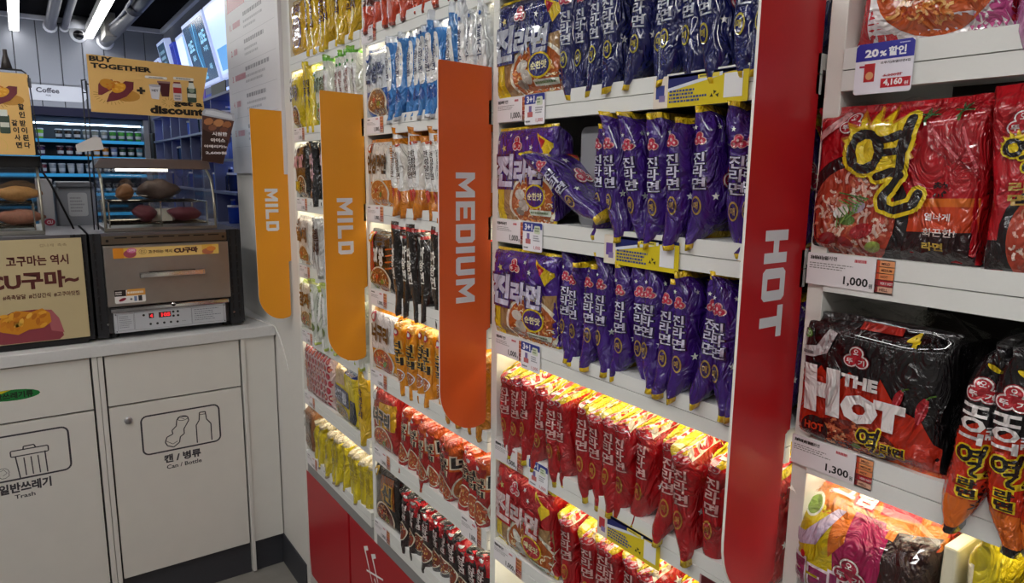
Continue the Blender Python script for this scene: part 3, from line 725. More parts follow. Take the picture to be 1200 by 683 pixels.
def d_yeol(a, w, h):
    X = -w / 2
    a.poly([(X + w * .55, 0), (X + w, 0), (X + w, h * .22), (X + w * .55, h * .2)], '#2a0f14', 1)
    a.poly([(X + w * .5, h * .2), (X + w, h * .22), (X + w, h * .37), (X + w * .5, h * .35)], '#c8401a', 1)
    a.poly([(X + w * .5, h * .35), (X + w, h * .37), (X + w, h * .42), (X + w * .5, h * .4)], '#d86a20', 1)
    a.ell(X + w * .31, h * .27, w * .335, h * .41, '#181216', 2, n=30)
    a.bowl(X + w * .31, h * .27, w * .265, h * .33, None, '#b0402c', ['#e8b0a0', '#f0d0b8', '#d88a70', '#c86040', '#eacabc'], 2, 4, 150, wd=.0028,
           tops=((-.2, .1, .2, '#e8ded8'), (.2, .2, .17, '#b8a8b8'), (-.05, -.05, .2, '#5a7a3a'), (.3, -.25, .27, '#a81820'), (-.5, -.45, .24, '#981a20'), (.55, -.55, .2, '#a8bc58'), (-.05, -.5, .2, '#8a1a1c')))
    for k in range(16): a.line([(X + w * (.24 + .012 * k), h * (.2 + .013 * k)), (X + w * (.24 + .03 * (k % 5)), h * (.28 + .01 * k))], .0014, '#4f7a38' if k % 2 else '#7aa050', 9)
    chili(a, X + w * .68, h * .84, w * .36, -58, 3); chili(a, X + w * .84, h * .86, w * .38, -80, 5)
    for (dx, dz) in ((.7, .9), (.86, .92)):
        for k in range(5): a.line([(X + w * dx, h * dz), (X + w * (dx + .05 * math.cos(k)), h * (dz + .05 * math.sin(k)))], .0016, '#2c5a30', 7)
    yeol(a, X + w * .26, h * .3, w * .42, h * .56, 10)
    a.trefoil(X + w * .27, h * .87, .0135, '#b8202c', 4)
    a.poly([(X + w * .02, h * .7), (X + w * .05, h * .76), (X + w * .2, h * .86), (X + w * .24, h * .95), (X + w * .2, h * .95), (X + w * .15, h * .89), (X + w * .01, h * .78)], '#e0a8a8', 3)
    a.rr(X + w * .02, h * .82, X + w * .07, h * .88, .001, '#5a8a3a', 4)
    a.text('熱', X + w * .76, h * .42, X + w * .84, h * .51, '#2a1014', 6, .02)
    a.text('열나게', X + w * .73, h * .28, X + w * .86, h * .325, '#f0dcd4', 6, .02); a.text('화끈한!', X + w * .73, h * .185, X + w * .89, h * .235, '#f0dcd4', 6, .02)
    a.text('라면', X + w * .73, h * .1, X + w * .84, h * .15, '#c8a84a', 6, .04)
yf = simple_front('noodle_multipack', .183, .168, .12, [(.02, '#2a0f14'), (1, '#b3121e')], d_yeol, 41, crumple=.8, nu=56, nv=30, taper=.1)
put(yf, XF + .048, .366, T[2] - .003, 0, 0, 0, 'large red multipack with black brush lettering over a noodle bowl', 'noodle multipack')
def d_yeol2(a, w, h):
    a.trefoil(-.004, h * .8, .013, '#b8202c', 3); yeol(a, -w * .3, h * .56, w * .5, h * .18, 5)
    a.vtext('라면', -w * .05, h * .52, h * .4, w * .28, '#b08a3a', 5, .04)
    a.ell(w * .12, h * .22, w * .42, h * .26, '#181216', 1)
    a.bowl(w * .16, h * .22, w * .34, h * .22, None, '#b0402c', ['#e8b0a0', '#f0d0b8', '#d88a70', '#eacabc'], 2, 6, 40)
y2 = simple_front('noodle_packet', .062, .185, .10, [(.08, '#a81420'), (.24, '#1c1014'), (1, '#b3121e')], d_yeol2, 42)
put(y2, XF + .04, .245, T[2] - .012, 8, 0, -3, 'narrow red packet with brush lettering at the right picture edge', 'noodle packet')
# clear over-wrap tents
def tent(parent, w, d, h, rise, seed):
    mb = MB(); vs = []; n = 14; m = 9; off = Vector((seed, 0, 3))
    for j in range(m):
        for i in range(n):
            u, v = i / (n - 1) - .5, j / (m - 1)
            p = Vector((u * w, -d / 2 + d * v, h + rise * math.sin(math.pi * min(1, .15 + v)) * (1 - (2 * u) ** 4 * .6)))
            vs.append(p + noise.noise_vector(p * 38 + off) * .009)
    fs = [(j * n + i, j * n + i + 1, (j + 1) * n + i + 1, (j + 1) * n + i) for j in range(m - 1) for i in range(n - 1)]
    mb.add(vs, fs, (1, 1, 1)); obj('clear_wrap', mb.mesh('clear_wrap', 'clear', True), parent)
for o in [o for o in COL.objects if o.get('label', '').startswith(('purple multipack', 'navy multipack'))]: tent(o, .2, .11, .155, .016, len(o.name) + o.location.z * 9)
tent([o for o in COL.objects if o.get('label', '').startswith('large red multipack')][0], .19, .12, .15, .02, 1)
def d_hot(a, w, h):
    X = -w / 2
    P = [(X, 0), (X + w, 0), (X + w, h * .2), (X + w * .93, h * .26), (X + w * .86, h * .4), (X + w * .7, h * .46), (X + w * .6, h * .62), (X + w * .56, h * .5), (X + w * .4, h * .62), (X + w * .3, h * .5), (X + w * .2, h * .62), (X + w * .12, h * .5), (X + w * .05, h * .6), (X, h * .45)]
    a.poly(P, '#c02a14', 1); a.poly([(X, 0), (X + w, 0), (X + w, h * .06), (X, h * .1)], '#d85a18', 2)
    a.poly([(X + w * .52, h * .84), (X + w * .6, h * .74), (X + w * .64, h * .64), (X + w * .56, h * .66), (X + w * .6, h * .74)], '#c02a14', 2)
    a.ell(X + w * .44, h * .13, w * .32, h * .13, '#6a2014', 3, n=24)
    a.bowl(X + w * .46, h * .14, w * .3, h * .13, None, '#6a2018', ['#b8482a', '#d8744a', '#9a3420', '#e0a070'], 3, 8, 110, wd=.0026, tops=((.1, -.3, .12, '#6a8a3a'), (.3, .2, .1, '#8a1a14')))
    chili(a, X + w * .74, h * .58, w * .2, -120, 3); chili(a, X + w * .88, h * .56, w * .24, -115, 3)
    a.text('THE', X + w * .36, h * .52, X + w * .6, h * .61, '#ece4e2', 10, .06)
    a.text('H', X + w * .1, h * .27, X + w * .36, h * .62, '#ece4e2', 10, .09, shear=-.06)
    a.text('OT', X + w * .37, h * .27, X + w * .78, h * .48, '#ece4e2', 10, .09)
    a.ell(X + w * .2, h * .14, w * .1, h * .1, '#181010', 9); a.text('HOT', X + w * .13, h * .13, X + w * .27, h * .19, '#c83a1c', 11, .05)
    yeol(a, X + w * .5, h * .06, w * .16, h * .2, 11, flame=False); a.text('라면', X + w * .66, h * .12, X + w * .8, h * .19, '#1a1010', 13, .03, '#e8c81c', .08)
    a.trefoil(X + w * .44, h * .73, .0145, '#b8202c', 5)
    a.poly([(X + w * .02, h * .66), (X + w * .02, h * .73), (X + w * .16, h * .76), (X + w * .24, h * .9), (X + w * .3, h * .88), (X + w * .24, h * .72), (X + w * .14, h * .67)], '#c9c4c6', 4)
    a.scribble(X + w * .04, h * .68, X + w * .15, h * .72, 1, '#6a6668', 5)
    a.ell(X + w * .08, h * .84, w * .04, h * .035, '#5a9a3a', 5); a.text('ECO', X + w * .05, h * .82, X + w * .11, h * .86, '#e0f0d0', 6, .03)
    a.rr(X + w * .42, h * .93, X + w * .68, h * .98, .001, '#b02a20', 4); a.text('4', X + w * .72, h * .88, X + w * .8, h * .97, '#e8c81c', 5, .05)
hf = simple_front('noodle_multipack', .172, .16, .12, [(.03, '#c8501a'), (1, '#131013')], d_hot, 43, crumple=.9, nu=52, nv=28, taper=.12)
hp = put(hf, XF + .048, .368, T[3] - .005, 0, 0, 0, 'black and red multipack with white hot lettering under the red one', 'noodle multipack')
tent(hp, .18, .12, .146, .03, 5)
def hot_side(b, dp, ht):
    b.poly([(-.05, 0), (.05, 0), (.05, ht * .42), (-.05, ht * .5)], '#b82818', 1); b.ell(-.01, ht * .3, .02, .03, '#d86020', 2)
def mk_hot(seed):
    wd, ht = .042, .178
    a = Art(); a.poly([(-wd / 2, ht * .1), (wd / 2, ht * .1), (wd / 2, ht * .5), (0, ht * .56), (-wd / 2, ht * .48)], '#c42c14', 1)
    a.poly([(-wd / 2, ht * .02), (wd / 2, ht * .02), (wd / 2, ht * .14), (-wd / 2, ht * .1)], '#d8681c', 1)
    a.trefoil(0, ht * .74, wd * .36, '#b8202c', 3)
    a.text('HOT', -wd * .34, ht * .44, wd * .2, ht * .66, '#ece4e2', 5, .04, rot=-90)
    a.text('THE', wd * .22, ht * .48, wd * .38, ht * .56, '#ece4e2', 5, .05, rot=-90)
    yeol(a, -wd * .3, ht * .25, wd * .68, ht * .18, 5, flame=False)
    a.vtext('라면', wd * .05, ht * .24, ht * .12, wd * .38, '#1a1010', 7, .04, '#e8c81c', .09)
    a.ell(wd * .15, ht * .88, wd * .16, ht * .015, '#e8c81c', 3, rot=-30)
    b = Art(); hot_side(b, .12, ht)
    return make_pack('noodle_packet', wd, .12, ht, 'x', banded([(.03, '#131013'), (.13, '#d8681c'), (1, '#131013')]), [('front', a), ('side', b)], seed, droop=.022, skew=.3, crumple=1., ends=(.5, .4))
HK = [mk_hot(s) for s in (51, 52)]
for k, (y, r_, lb) in enumerate(((.262, 3, 'black and orange packet directly right of the black multipack'), (.228, 0, 'black and orange packet, middle of the three at right'), (.190, -4, 'black and orange packet at the right picture edge, largest of three'))):
    put(HK[k % 2], XF + .035 - .004 * k, y, T[3] - .018, 6, 2, r_, lb, 'noodle packet', 'black and orange packets')
def d_cream(a, w, h):
    X = -w / 2
    a.poly([(X, 0), (X + w * .42, 0), (X + w * .4, h * .8), (X, h * .9)], '#d8c018', 1)
    a.poly([(X + w * .38, 0), (X + w * .66, 0), (X + w * .66, h), (X + w * .36, h)], '#a81a52', 2)
    a.poly([(X + w * .34, h * .55), (X + w * .44, h * .7), (X + w * .4, h * 1.), (X + w * .3, h)], '#d8701c', 3)
    a.poly([(X + w * .64, 0), (X + w, 0), (X + w, h * .9), (X + w * .72, h * .86)], '#2e1412', 3)
    a.text('크', X + w * .02, h * .14, X + w * .18, h * .44, '#8a2458', 7, .06, '#eee0e6', .07); a.text('리', X + w * .2, h * .14, X + w * .42, h * .44, '#8a2458', 7, .06, '#eee0e6', .07)
    a.ell(X + w * .14, h * .48, w * .02, h * .03, '#c02020', 7); a.trefoil(X + w * .5, h * .5, .02, '#a8183c', 5, txt=True)
    a.ell(X + w * .13, h * .83, w * .07, h * .07, '#e6e6d4', 4); a.ell(X + w * .13, h * .83, w * .055, h * .055, '#7a9a3a', 5)
    a.poly([(X + w * .0, h * .64), (X + w * .14, h * .66), (X + w * .3, h * .86), (X + w * .36, h * .86), (X + w * .24, h * .6), (X + w * .1, h * .54), (X, h * .56)], '#c9b8d0', 4)
    a.ell(X + w * .84, h * .3, w * .1, h * .14, '#8a2a4a', 5)
def f_cream(x, y, z, v):
    if v > .8: return H('#c8701c') if (int(abs(y) * 60) % 2) else H('#c83a20')
    return H('#d8c018') if x < -.01 else (H('#a81a52') if x < .03 else H('#2e1412'))
a = Art(); d_cream(a, .165, .165)
tp = Art(); tp.poly([(-.06, -.05), (.05, -.05), (.07, .03), (-.05, .04)], '#d87a28', 1); tp.text('크림', -.05, -.03, .0, .0, '#f0e8e0', 4, .04, '#c02040', .06); tp.poly([(.01, -.03), (.05, -.02), (.04, .02), (0, .01)], '#c82a40', 2); tp.text('진짬뽕', -.02, .005, .05, .03, '#e8d060', 4, .04)
cf = make_pack('noodle_multipack', .165, .13, .165, 'y', f_cream, [('front', a), ('top', tp)], 44, n_exp=6., taper=.3, crumple=1.3, nu=48, nv=26, L=.01)
cp = put(cf, XF + .055, .362, T[4], 0, 0, 0, 'yellow, magenta and brown multipack lit from above, bottom right corner', 'noodle multipack')
tent(cp, .17, .13, .15, .022, 8)
tr = box('noodle_carton', (XF + .004, .262, T[4]), (XF + .15, .276, T[4] + .155), H('#dcd6bc'), 'card', label='plain cream carton side next to the yellow and magenta multipack', cat='carton', bevel=.003)
YP = edge_kind('noodle_packet', '#d8c428', fin='#e6d21c', style='plain', txt='크림면', tcol='#b83a4a', nvar=2, seed=45, wd=.034, ht=.165, stripe='#e6dcb8')
for k, y in enumerate((.238, .2, .165)): put(YP[k % 2], XF + .06, y, T[4], 0, 0, (0, 4, 8)[k], 'yellow packet in the lit bottom right corner, %s from the carton' % ORD[k], 'noodle packet', 'yellow packets by the carton')

# --- between the near MILD flag and the MEDIUM flag
W1 = 'behind the MEDIUM flag'
def script_front(word, body, panel, tcol, bowlc, logo, seed, wd=.15, ht=.17, tout=None, fin=None, px=.45, extra=None, dp=.11, word_box=(.1, .48, .85, .78)):
    def d(a, w, h):
        X = -w / 2
        if panel: a.poly([(X + w * .05, h * .36), (X + w * .95, h * .4), (X + w * .95, h * .95), (X + w * .05, h * .95)], panel, 1)
        a.bowl(X + w * .52, h * .2, w * .34, h * .19, '#e8dcc4', bowlc, ['#f0c98a', '#e59a4a', '#fae6bb', '#b84a2a', '#8a3a22'], 2, seed, 60, tops=((-.3, .2, .2, '#c8452a'), (.3, -.1, .2, '#6b8e3a')))
        x0, z0, x1, z1 = word_box
        a.text(word, X + w * x0, h * z0, X + w * x1, h * z1, tcol, 9, .05, tout, .08)
        a.ell(X + w * .22, h * .87, w * .09, w * .09, logo, 9, n=14); a.ell(X + w * .22, h * .87, w * .05, w * .05, WHT, 10, n=10)
        if extra: extra(a, w, h, X)
    return simple_front('noodle_multipack', wd, ht, dp, [(.03, fin or body), (.96, body), (1, fin or body)], d, seed)
f = script_front('안성탕', '#2a5aa8', '#dfe3ea', '#1c2c60', '#8a5a3a', '#2a4a98', 61)
put(f, XF + .05, 1.655, T[1], 0, 0, 0, 'blue and white multipack beside the near MILD flag, second shelf', 'noodle multipack')
BL = edge_kind('noodle_packet', '#3f84cc', fin='#dfe4ec', style='white', txt='안성탕면', tcol='#1c2c60', logo='#2a5aa8', leaf='#1c52a0', nvar=2, seed=62, top='#e6ebf2', ht=.19, wd=.036)
row(BL, (1.57, 1.25, 9), T[1] - .002, XF + .05, 'blue and white noodle packet', 'the blue row', 'blue and white noodle packets')
WS = edge_kind('noodle_packet', '#dfe2e6', fin='#c8ccd4', style='white', txt='쌀국수', tcol='#2a3a6a', logo='#2a5aa8', leaf='#3a6ab0', nvar=1, seed=63, ht=.19)
row(WS, (1.24, 1.15, 3), T[1] - .002, XF + .05, 'white noodle packet', 'the blue row end', 'white noodle packets by the blue row')
BR = edge_kind('noodle_packet', '#5e2c22', fin='#8a3426', style='plain', txt='비빔면', tcol='#e0c0b0', nvar=2, seed=64, ht=.17, wd=.05, crumple=1.8, bottom='#c8401c')
row(BR, (1.72, 1.18, 11), T[0] - .002, XF + .05, 'brown and red noodle packet', 'the top row', 'brown and red packets on the top shelf', tilt=5)
f = script_front('안성탕면', '#d8801c', '#ece6de', '#2c2826', '#c87a3a', '#c8502a', 65, wd=.15, ht=.172)
put(f, XF + .05, 1.652, T[2] - .002, 0, 0, 0, 'orange and white multipack beside the near MILD flag, third shelf', 'noodle multipack')
OW = edge_kind('noodle_packet', '#ded8d0', fin='#d07a14', style='white', txt='안성탕면', tcol='#3a2c26', logo='#c8502a', leaf='#c83a2a', nvar=2, seed=66, top='#d8841c', bottom='#d8801c', ht=.178, wd=.04)
row(OW, (1.57, 1.17, 10), T[2] - .002, XF + .05, 'orange and white noodle packet', 'the third shelf row', 'orange and white noodle packets')
def ex_w(a, w, h, X):
    a.poly([(X, h * .3), (X + w * .3, h * .3), (X + w * .3, h * .95), (X, h * .95)], '#b81c24', 2); a.poly([(X, 0), (X + w * .24, 0), (X + w * .24, h * .3), (X, h * .34)], '#8a9a3a', 2)
    for k in range(4): a.line([(X + w * .72, h * (.4 + .1 * k)), (X + w * .98, h * (.44 + .1 * k))], .004, '#c85a1c', 3)
f = script_front('짜왕', '#1e1512', None, '#e6e2da', '#8a4a2a', '#e0a01c', 67, wd=.16, ht=.165, tout='#2a1a12', extra=ex_w, word_box=(.32, .42, .7, .72))
put(f, XF + .05, 1.655, T[3] - .002, 0, 0, 0, 'black multipack with red corner beside the near MILD flag', 'noodle multipack')
BW = edge_kind('noodle_packet', '#1c1614', fin='#3a2a22', style='plain', txt='짜왕면', tcol='#e6e2da', nvar=2, seed=68, top='#a82020', stripe='#dcd8d2', ht=.185, wd=.04, droop=.035)
row(BW, (1.57, 1.17, 9), T[3] - .008, XF + .05, 'black and white noodle packet', 'the fourth shelf row', 'black and white noodle packets')
f = script_front('너구리', '#dc8e14', '#e2dfe0', '#1a1618', '#b8502a', '#c05a6a', 69, wd=.165, ht=.175, word_box=(.12, .5, .8, .78))
put(f, XF + .05, 1.65, T[4] - .002, 0, 0, 0, 'orange multipack with black script beside the near MILD flag bottom', 'noodle multipack')
ON = edge_kind('noodle_packet', '#dc8a10', fin='#e09a20', style='script', txt='너구리', tcol='#241c18', tout='#e8b850', logo='#c03a3a', leaf='#b8682a', nvar=2, seed=70, tslope=.02, top='#e8b040', ht=.185, wd=.044)
row(ON, (1.565, 1.15, 9), T[4] - .005, XF + .055, 'orange noodle packet with black script', 'the fifth shelf row', 'orange noodle packets')
def ex_n(a, w, h, X): a.poly([(X + w * .3, h * .4), (X + w * .98, h * .44), (X + w * .98, h * .86), (X + w * .4, h * .8)], '#e0a81c', 2)
f = script_front('너구리', '#a8201c', None, '#181214', '#b04a2a', '#d8d0cc', 71, wd=.16, ht=.175, tout='#ddc8b0', extra=ex_n, word_box=(.2, .44, .85, .7))
put(f, XF + .05, 1.66, T[5] - .002, 0, 0, 0, 'red multipack with yellow panel and black script, sixth shelf', 'noodle multipack')
RN = edge_kind('noodle_packet', '#a81c1a', fin='#c8481c', style='bowl', txt='너구리', tcol='#1c1414', tout='#e0c8a8', logo='#c82820', leaf='#b8502a', nvar=3, seed=72, tslope=.03, top='#d0561c', ht=.19, wd=.048, crumple=1.6,
    sideart=lambda b, dp, ht: (b.poly([(-.055, ht * .5), (.055, ht * .52), (.055, ht * .9), (-.055, ht * .88)], '#cc5a1a', 1), b.text('너', -.05, ht * .5, -.01, ht * .72, '#181214', 5, .06, '#e8d8c0', .07), b.bowl(-.015, ht * .26, .032, .032, '#e6dcc8', '#b8602a', ['#e8b860', '#f2d9a0', '#c86a3a'], 2, 3, 24)))
row(RN, (1.57, 1.15, 10), T[5] - .008, XF + .055, 'red and orange noodle packet', 'the sixth shelf row', 'red and orange noodle packets', tilt=4)
f = script_front('신', '#1c1414', None, '#151012', '#7a2a1a', '#c8a040', 73, wd=.15, ht=.178, tout='#c89a3a', extra=lambda a, w, h, X: a.poly([(X + w * .3, h * .4), (X + w * .92, h * .4), (X + w * .88, h * .9), (X + w * .4, h * .86)], '#8a4a22', 2), word_box=(.45, .46, .85, .76))
put(f, XF + .05, 1.655, T[6], 0, 0, 0, 'brown and black multipack leftmost on the lowest shelf', 'noodle multipack')
BK = edge_kind('noodle_packet', '#241014', fin='#1a1214', style='bowl', txt='신라면', tcol='#d8d0cc', tout='#6a1018', logo='#b81c24', leaf='#8a3a24', nvar=3, seed=74, tslope=.03, top='#c01c24', ht=.178, wd=.046, crumple=1.7,
    sideart=lambda b, dp, ht: (b.poly([(-.055, ht * .6), (.055, ht * .5), (.055, ht * .9), (-.055, ht * .88)], '#a8141c', 1), b.bowl(-.015, ht * .26, .03, .03, '#c8b89c', '#8a3a24', ['#d8a060', '#c86a3a'], 2, 3, 20)))
row(BK, (1.57, 1.15, 10), T[6] - .002, XF + .055, 'black and red noodle packet', 'the lowest shelf row', 'black and red noodle packets', tilt=4)

# --- between the two MILD flags
def d_yp(a, w, h):
    X = -w / 2; a.bowl(0, h * .4, w * .3, h * .24, '#6a4a8a', '#a87a4a', ['#e8d0a0', '#b890b0', '#8a5aa0'], 2, 3, 40); a.text('사리', X + w * .2, h * .7, X + w * .8, h * .88, '#7a3a1a', 5, .05)
f = simple_front('noodle_multipack', .14, .175, .1, [(1, '#e0ae16')], d_yp, 81)
put(f, XF + .05, 2.255, T[0], 0, 0, 0, 'yellow multipack with purple bowl picture, top shelf far left', 'noodle multipack')
YE = edge_kind('noodle_packet', '#dfb417', fin='#e8c832', style='plain', txt='라면사리', tcol='#5a2a1a', nvar=2, seed=82, ht=.19, wd=.045)
row(YE, (2.17, 1.76, 9), T[0], XF + .05, 'yellow noodle packet', 'the top yellow row', 'top row yellow noodle packets', tilt=4)
f = script_front('진짜장', '#e0c418', None, '#3a2418', '#5a3a2a', '#b8282c', 83, wd=.09, ht=.175)
put(f, XF + .05, 2.285, T[1], 0, 0, 0, 'yellow multipack above the black one, second shelf far left', 'noodle multipack')
YS = edge_kind('noodle_packet', '#e0c418', fin='#ecd42c', style='plain', txt='진짜장', tcol='#3a2418', nvar=1, seed=84, ht=.18, wd=.036)
row(YS, (2.235, 2.12, 3), T[1], XF + .05, 'yellow noodle packet', 'the green multipack row', 'second shelf yellow packets')
f = script_front('채황', '#6aa83a', '#dfe4d4', '#2a5a2a', '#7a9a4a', '#3a8a3a', 85, wd=.12, ht=.175)
put(f, XF + .05, 2.05, T[1], 0, 0, 0, 'green and white multipack, second shelf behind the near MILD flag', 'noodle multipack')
WG = edge_kind('noodle_packet', '#dfe0d4', fin='#8ac04a', style='white', txt='채황면', tcol='#8a3a2a', logo='#3a8a3a', leaf='#6aa83a', nvar=1, seed=86, top='#6ab83a', ht=.175, wd=.038)
row(WG, (1.985, 1.76, 6), T[1], XF + .05, 'white and green noodle packet', 'the second shelf row', 'second shelf white and green packets')
f = script_front('짜파', '#17140f', None, '#d89aa8', '#6a4a3a', '#c86a7a', 87, wd=.12, ht=.178, extra=lambda a, w, h, X: a.rect(X, h * .12, X + w * .5, h * .3, '#b8a018', 9))
put(f, XF + .05, 2.26, T[2], 0, 0, 0, 'black multipack with pink lettering beside the far MILD flag', 'noodle multipack')
BP = edge_kind('noodle_packet', '#15161a', fin='#2a2c2a', style='plain', txt='짜파', tcol='#c8a0a8', nvar=2, seed=88, ht=.185, wd=.044)
row(BP, (2.19, 1.77, 9), T[2] - .004, XF + .05, 'black noodle packet with pale lettering', 'the third shelf row', 'third shelf black packets')
f = script_front('멸치', '#ddd6cf', None, '#4a2c26', '#a8764a', '#8a6a5a', 89, wd=.13, ht=.165)
put(f, XF + .05, 2.262, T[3], 0, 0, 0, 'white multipack with brown bowl beside the far MILD flag', 'noodle multipack')
SV = edge_kind('noodle_packet', '#c8c6c4', fin='#a8a8a8', style='plain', txt='멸치', tcol='#4a2c26', nvar=2, seed=90, ht=.178, wd=.036, stripe='#7a7674')
row(SV, (2.19, 1.77, 10), T[3] - .002, XF + .05, 'silvery noodle packet', 'the fourth shelf row', 'fourth shelf silvery packets')
f = script_front('감자', '#9ab02a', '#e0ddd0', '#1c1a18', '#a88a5a', '#8a9a3a', 91, wd=.13, ht=.17)
put(f, XF + .05, 2.262, T[4], 0, 0, 0, 'green and white multipack with black script under the far MILD flag', 'noodle multipack')
GW = edge_kind('noodle_packet', '#d6dace', fin='#c0d060', style='white', txt='감자면', tcol='#5a7a4a', logo='#8a9a3a', leaf='#6a7a3a', nvar=2, seed=92, ht=.18, wd=.04, top='#e0e49a')
row(GW, (2.19, 1.77, 9), T[4] - .002, XF + .05, 'pale green noodle packet', 'the fifth shelf row', 'fifth shelf pale green packets')
def d_pink(a, w, h):
    rg = random.Random(4)
    for i in range(9):
        for j in range(7):
            x, z = -w / 2 + w * (i + .5 + (j % 2) * .4) / 9.4, h * (j + .6) / 7.2
            a.ell(x, z, .0115, .0115, '#a82438', 1, n=10); a.ell(x, z, .0055, .0055, rg.choice(('#d87a60', '#c04050', '#e8c0b0')), 2, n=8)
    a.bowl(-w * .32, h * .62, .017, .017, '#e8dcd0', '#c86a4a', ['#e8c090', '#f0d8b0'], 3, 2, 14); a.bowl(-w * .32, h * .25, .017, .017, '#e8dcd0', '#c86a4a', ['#e8c090', '#f0d8b0'], 3, 3, 14)
f = simple_front('noodle_multipack', .26, .175, .12, [(.96, '#d8bcbc'), (1, '#9ac0a0')], d_pink, 93, nu=50)
put(f, XF + .05, 2.17, T[5], 0, 0, 0, 'pink multipack covered in round pictures, sixth shelf far left', 'noodle multipack')
def d_by(a, w, h):
    X = -w / 2; a.rect(X, h * .32, X + w * .75, h * .62, '#1c2c58', 2); a.text('오짬뽕', X + w * .06, h * .36, X + w * .68, h * .58, '#c8ccd8', 4, .05)
    a.poly([(X, h * .62), (X + w * .6, h * .7), (X + w * .5, h * .95), (X, h * .95)], '#c8a878', 2); a.bowl(X + w * .4, h * .16, w * .3, h * .12, '#d8d0c0', '#8a6a4a', ['#c8a060', '#6a8a4a'], 2, 5, 30)
    a.rect(X + w * .78, h * .1, X + w * .94, h * .5, '#1c2030', 2)
f = simple_front('noodle_multipack', .2, .175, .12, [(.88, '#d8c020'), (.95, '#1c2c68'), (1, '#b8c4d8')], d_by, 94, crumple=1.6)
put(f, XF + .05, 1.925, T[5], -3, 0, 0, 'yellow and navy multipack below the near MILD flag', 'noodle multipack')
put(YE[0], XF + .045, 1.795, T[5], 0, 0, 3, 'yellow packet between the navy banded multipack and the red one', 'noodle packet')
f = script_front('사골', '#8a5a3a', None, '#3a2418', '#6a4a2a', '#b8a080', 95, wd=.09, ht=.165)
put(f, XF + .05, 2.285, T[6], 0, 0, 0, 'brown multipack at the far left end of the lowest shelf', 'noodle multipack')
YG = edge_kind('noodle_packet', '#d8c21c', fin='#b8a888', style='plain', txt='카레면', tcol='#b8a01c', nvar=2, seed=96, tslope=.03, ht=.17, wd=.042, top='#cfc4a0', crumple=1.5)
row(YG, (2.235, 1.765, 11), T[6] - .002, XF + .055, 'yellow packet with beige top', 'the lowest shelf row', 'lowest shelf yellow packets')

# ------------------------------------------------------------------ counter with waste cabinets
LAM = H('#dcdad4')
wt = obj('worktop', MB().box((-1.6, 2.636, .972), (.755, 3.25, 1.012), H('#d2d2d2')).mesh('worktop', 'worktop'), label='long pale worktop carrying both sweet potato warmers', cat='worktop', bevel=.003)
def draw_symbol(kind, ox):
    a = Art(); ink = '#37353c'
    if kind == 'can':
        P = rrect(.273, .588, .534, .732, .02, 5)
        a.line(P + [P[0]], .0058, ink, 1)
        b = [(.452, .596), (.452, .665), (.463, .682), (.466, .712), (.486, .712), (.489, .682), (.503, .662), (.503, .596)]
        a.line(b, .004, ink, 1); a.line([(.464, .703), (.488, .703)], .0022, ink, 1)
        c = [(.345, .622), (.352, .607), (.372, .598), (.392, .612), (.396, .632), (.41, .642), (.41, .66), (.428, .69), (.425, .705), (.4, .71), (.388, .698), (.385, .676), (.37, .662), (.372, .648), (.352, .64), (.345, .622)]
        a.line(c, .0038, ink, 1); e = [(.408 + .018 * math.cos(t * .524), .702 + .009 * math.sin(t * .524)) for t in range(13)]; a.line(e, .0022, ink, 1); a.line([(.348, .626), (.37, .61), (.386, .618)], .002, ink, 1)
        a.line([(.4, .705), (.414, .698)], .002, ink, 1)
        a.text('캔 / 병류', .337, .542, .462, .574, ink, 1, .04); a.text('Can / Bottle', .344, .518, .463, .534, ink, 1, .02)
    else:
        P = rrect(-.24, .594, .055, .745, .02, 5); a.line(P + [P[0]], .0058, ink, 1)
        a.line([(-.087, .597), (-.094, .672)], .0038, ink, 1); a.line([(-.012, .6), (-.014, .675)], .0038, ink, 1)
        L = rrect(-.106, .672, -.004, .692, .003, 2); a.line(L + [L[0]], .0038, ink, 1); a.line([(-.072, .692), (-.07, .702), (-.042, .703), (-.038, .693)], .0038, ink, 1)
        for x in (-.07, -.051, -.032): a.line([(x, .602), (x - .002, .664)], .0034, ink, 1)
        a.line([(-.13 + .016 * math.cos(t * .63) * (1 + .12 * math.sin(t * 3)), .622 + .018 * math.sin(t * .63)) for t in range(11)], .0015, ink, 1)
        a.line([(-.138, .63), (-.128, .635), (-.12, .622), (-.132, .614)], .0013, ink, 1)
        a.text('일반쓰레기', -.147, .548, -.005, .583, ink, 1, .04); a.text('Trash', -.108, .527, -.052, .541, ink, 1, .02)
    return a
def cabinet(x0, x1, zd, label, kind):
    r = box('body', (x0, 2.665, .135), (x1, 3.2, .97), H('#2c2b2a'), 'dark'); r.name = 'waste_cabinet'; r['label'] = label; r['category'] = 'cabinet'; r['group'] = 'white waste cabinets under the counter'
    box('drawer_front', (x0 + .003, 2.648, zd + .003), (x1 - .003, 2.664, .968), LAM, 'laminate', r, bevel=.0012)
    d = box('door', (x0 + .003, 2.648, .137), (x1 - .003, 2.664, zd - .003), LAM, 'laminate', r, bevel=.0012)
    obj('waste_symbol', draw_symbol(kind, 0).flat(MB(), 2.648).mesh('waste_symbol', 'card'), d)
    return r, d
rl, dl = cabinet(-.40, .138, .786, 'white waste cabinet with trash bin symbol and green oval sticker', 'trash')
rr_, dr = cabinet(.176, .622, .786, 'white waste cabinet with can and bottle symbol and round lock', 'can')
lk = obj('lock', MB().lathe([(.0, 0), (.0125, 0), (.013, -.004), (.010, -.007), (.0085, -.0065), (.0075, -.008)], H('#c4c4ca'), n=20, axis='y').mesh('lock', 'steel', True), dr, loc=(.234, 2.640, .73))
lk.scale = (1, 1, 1)
a = Art(); n = 24
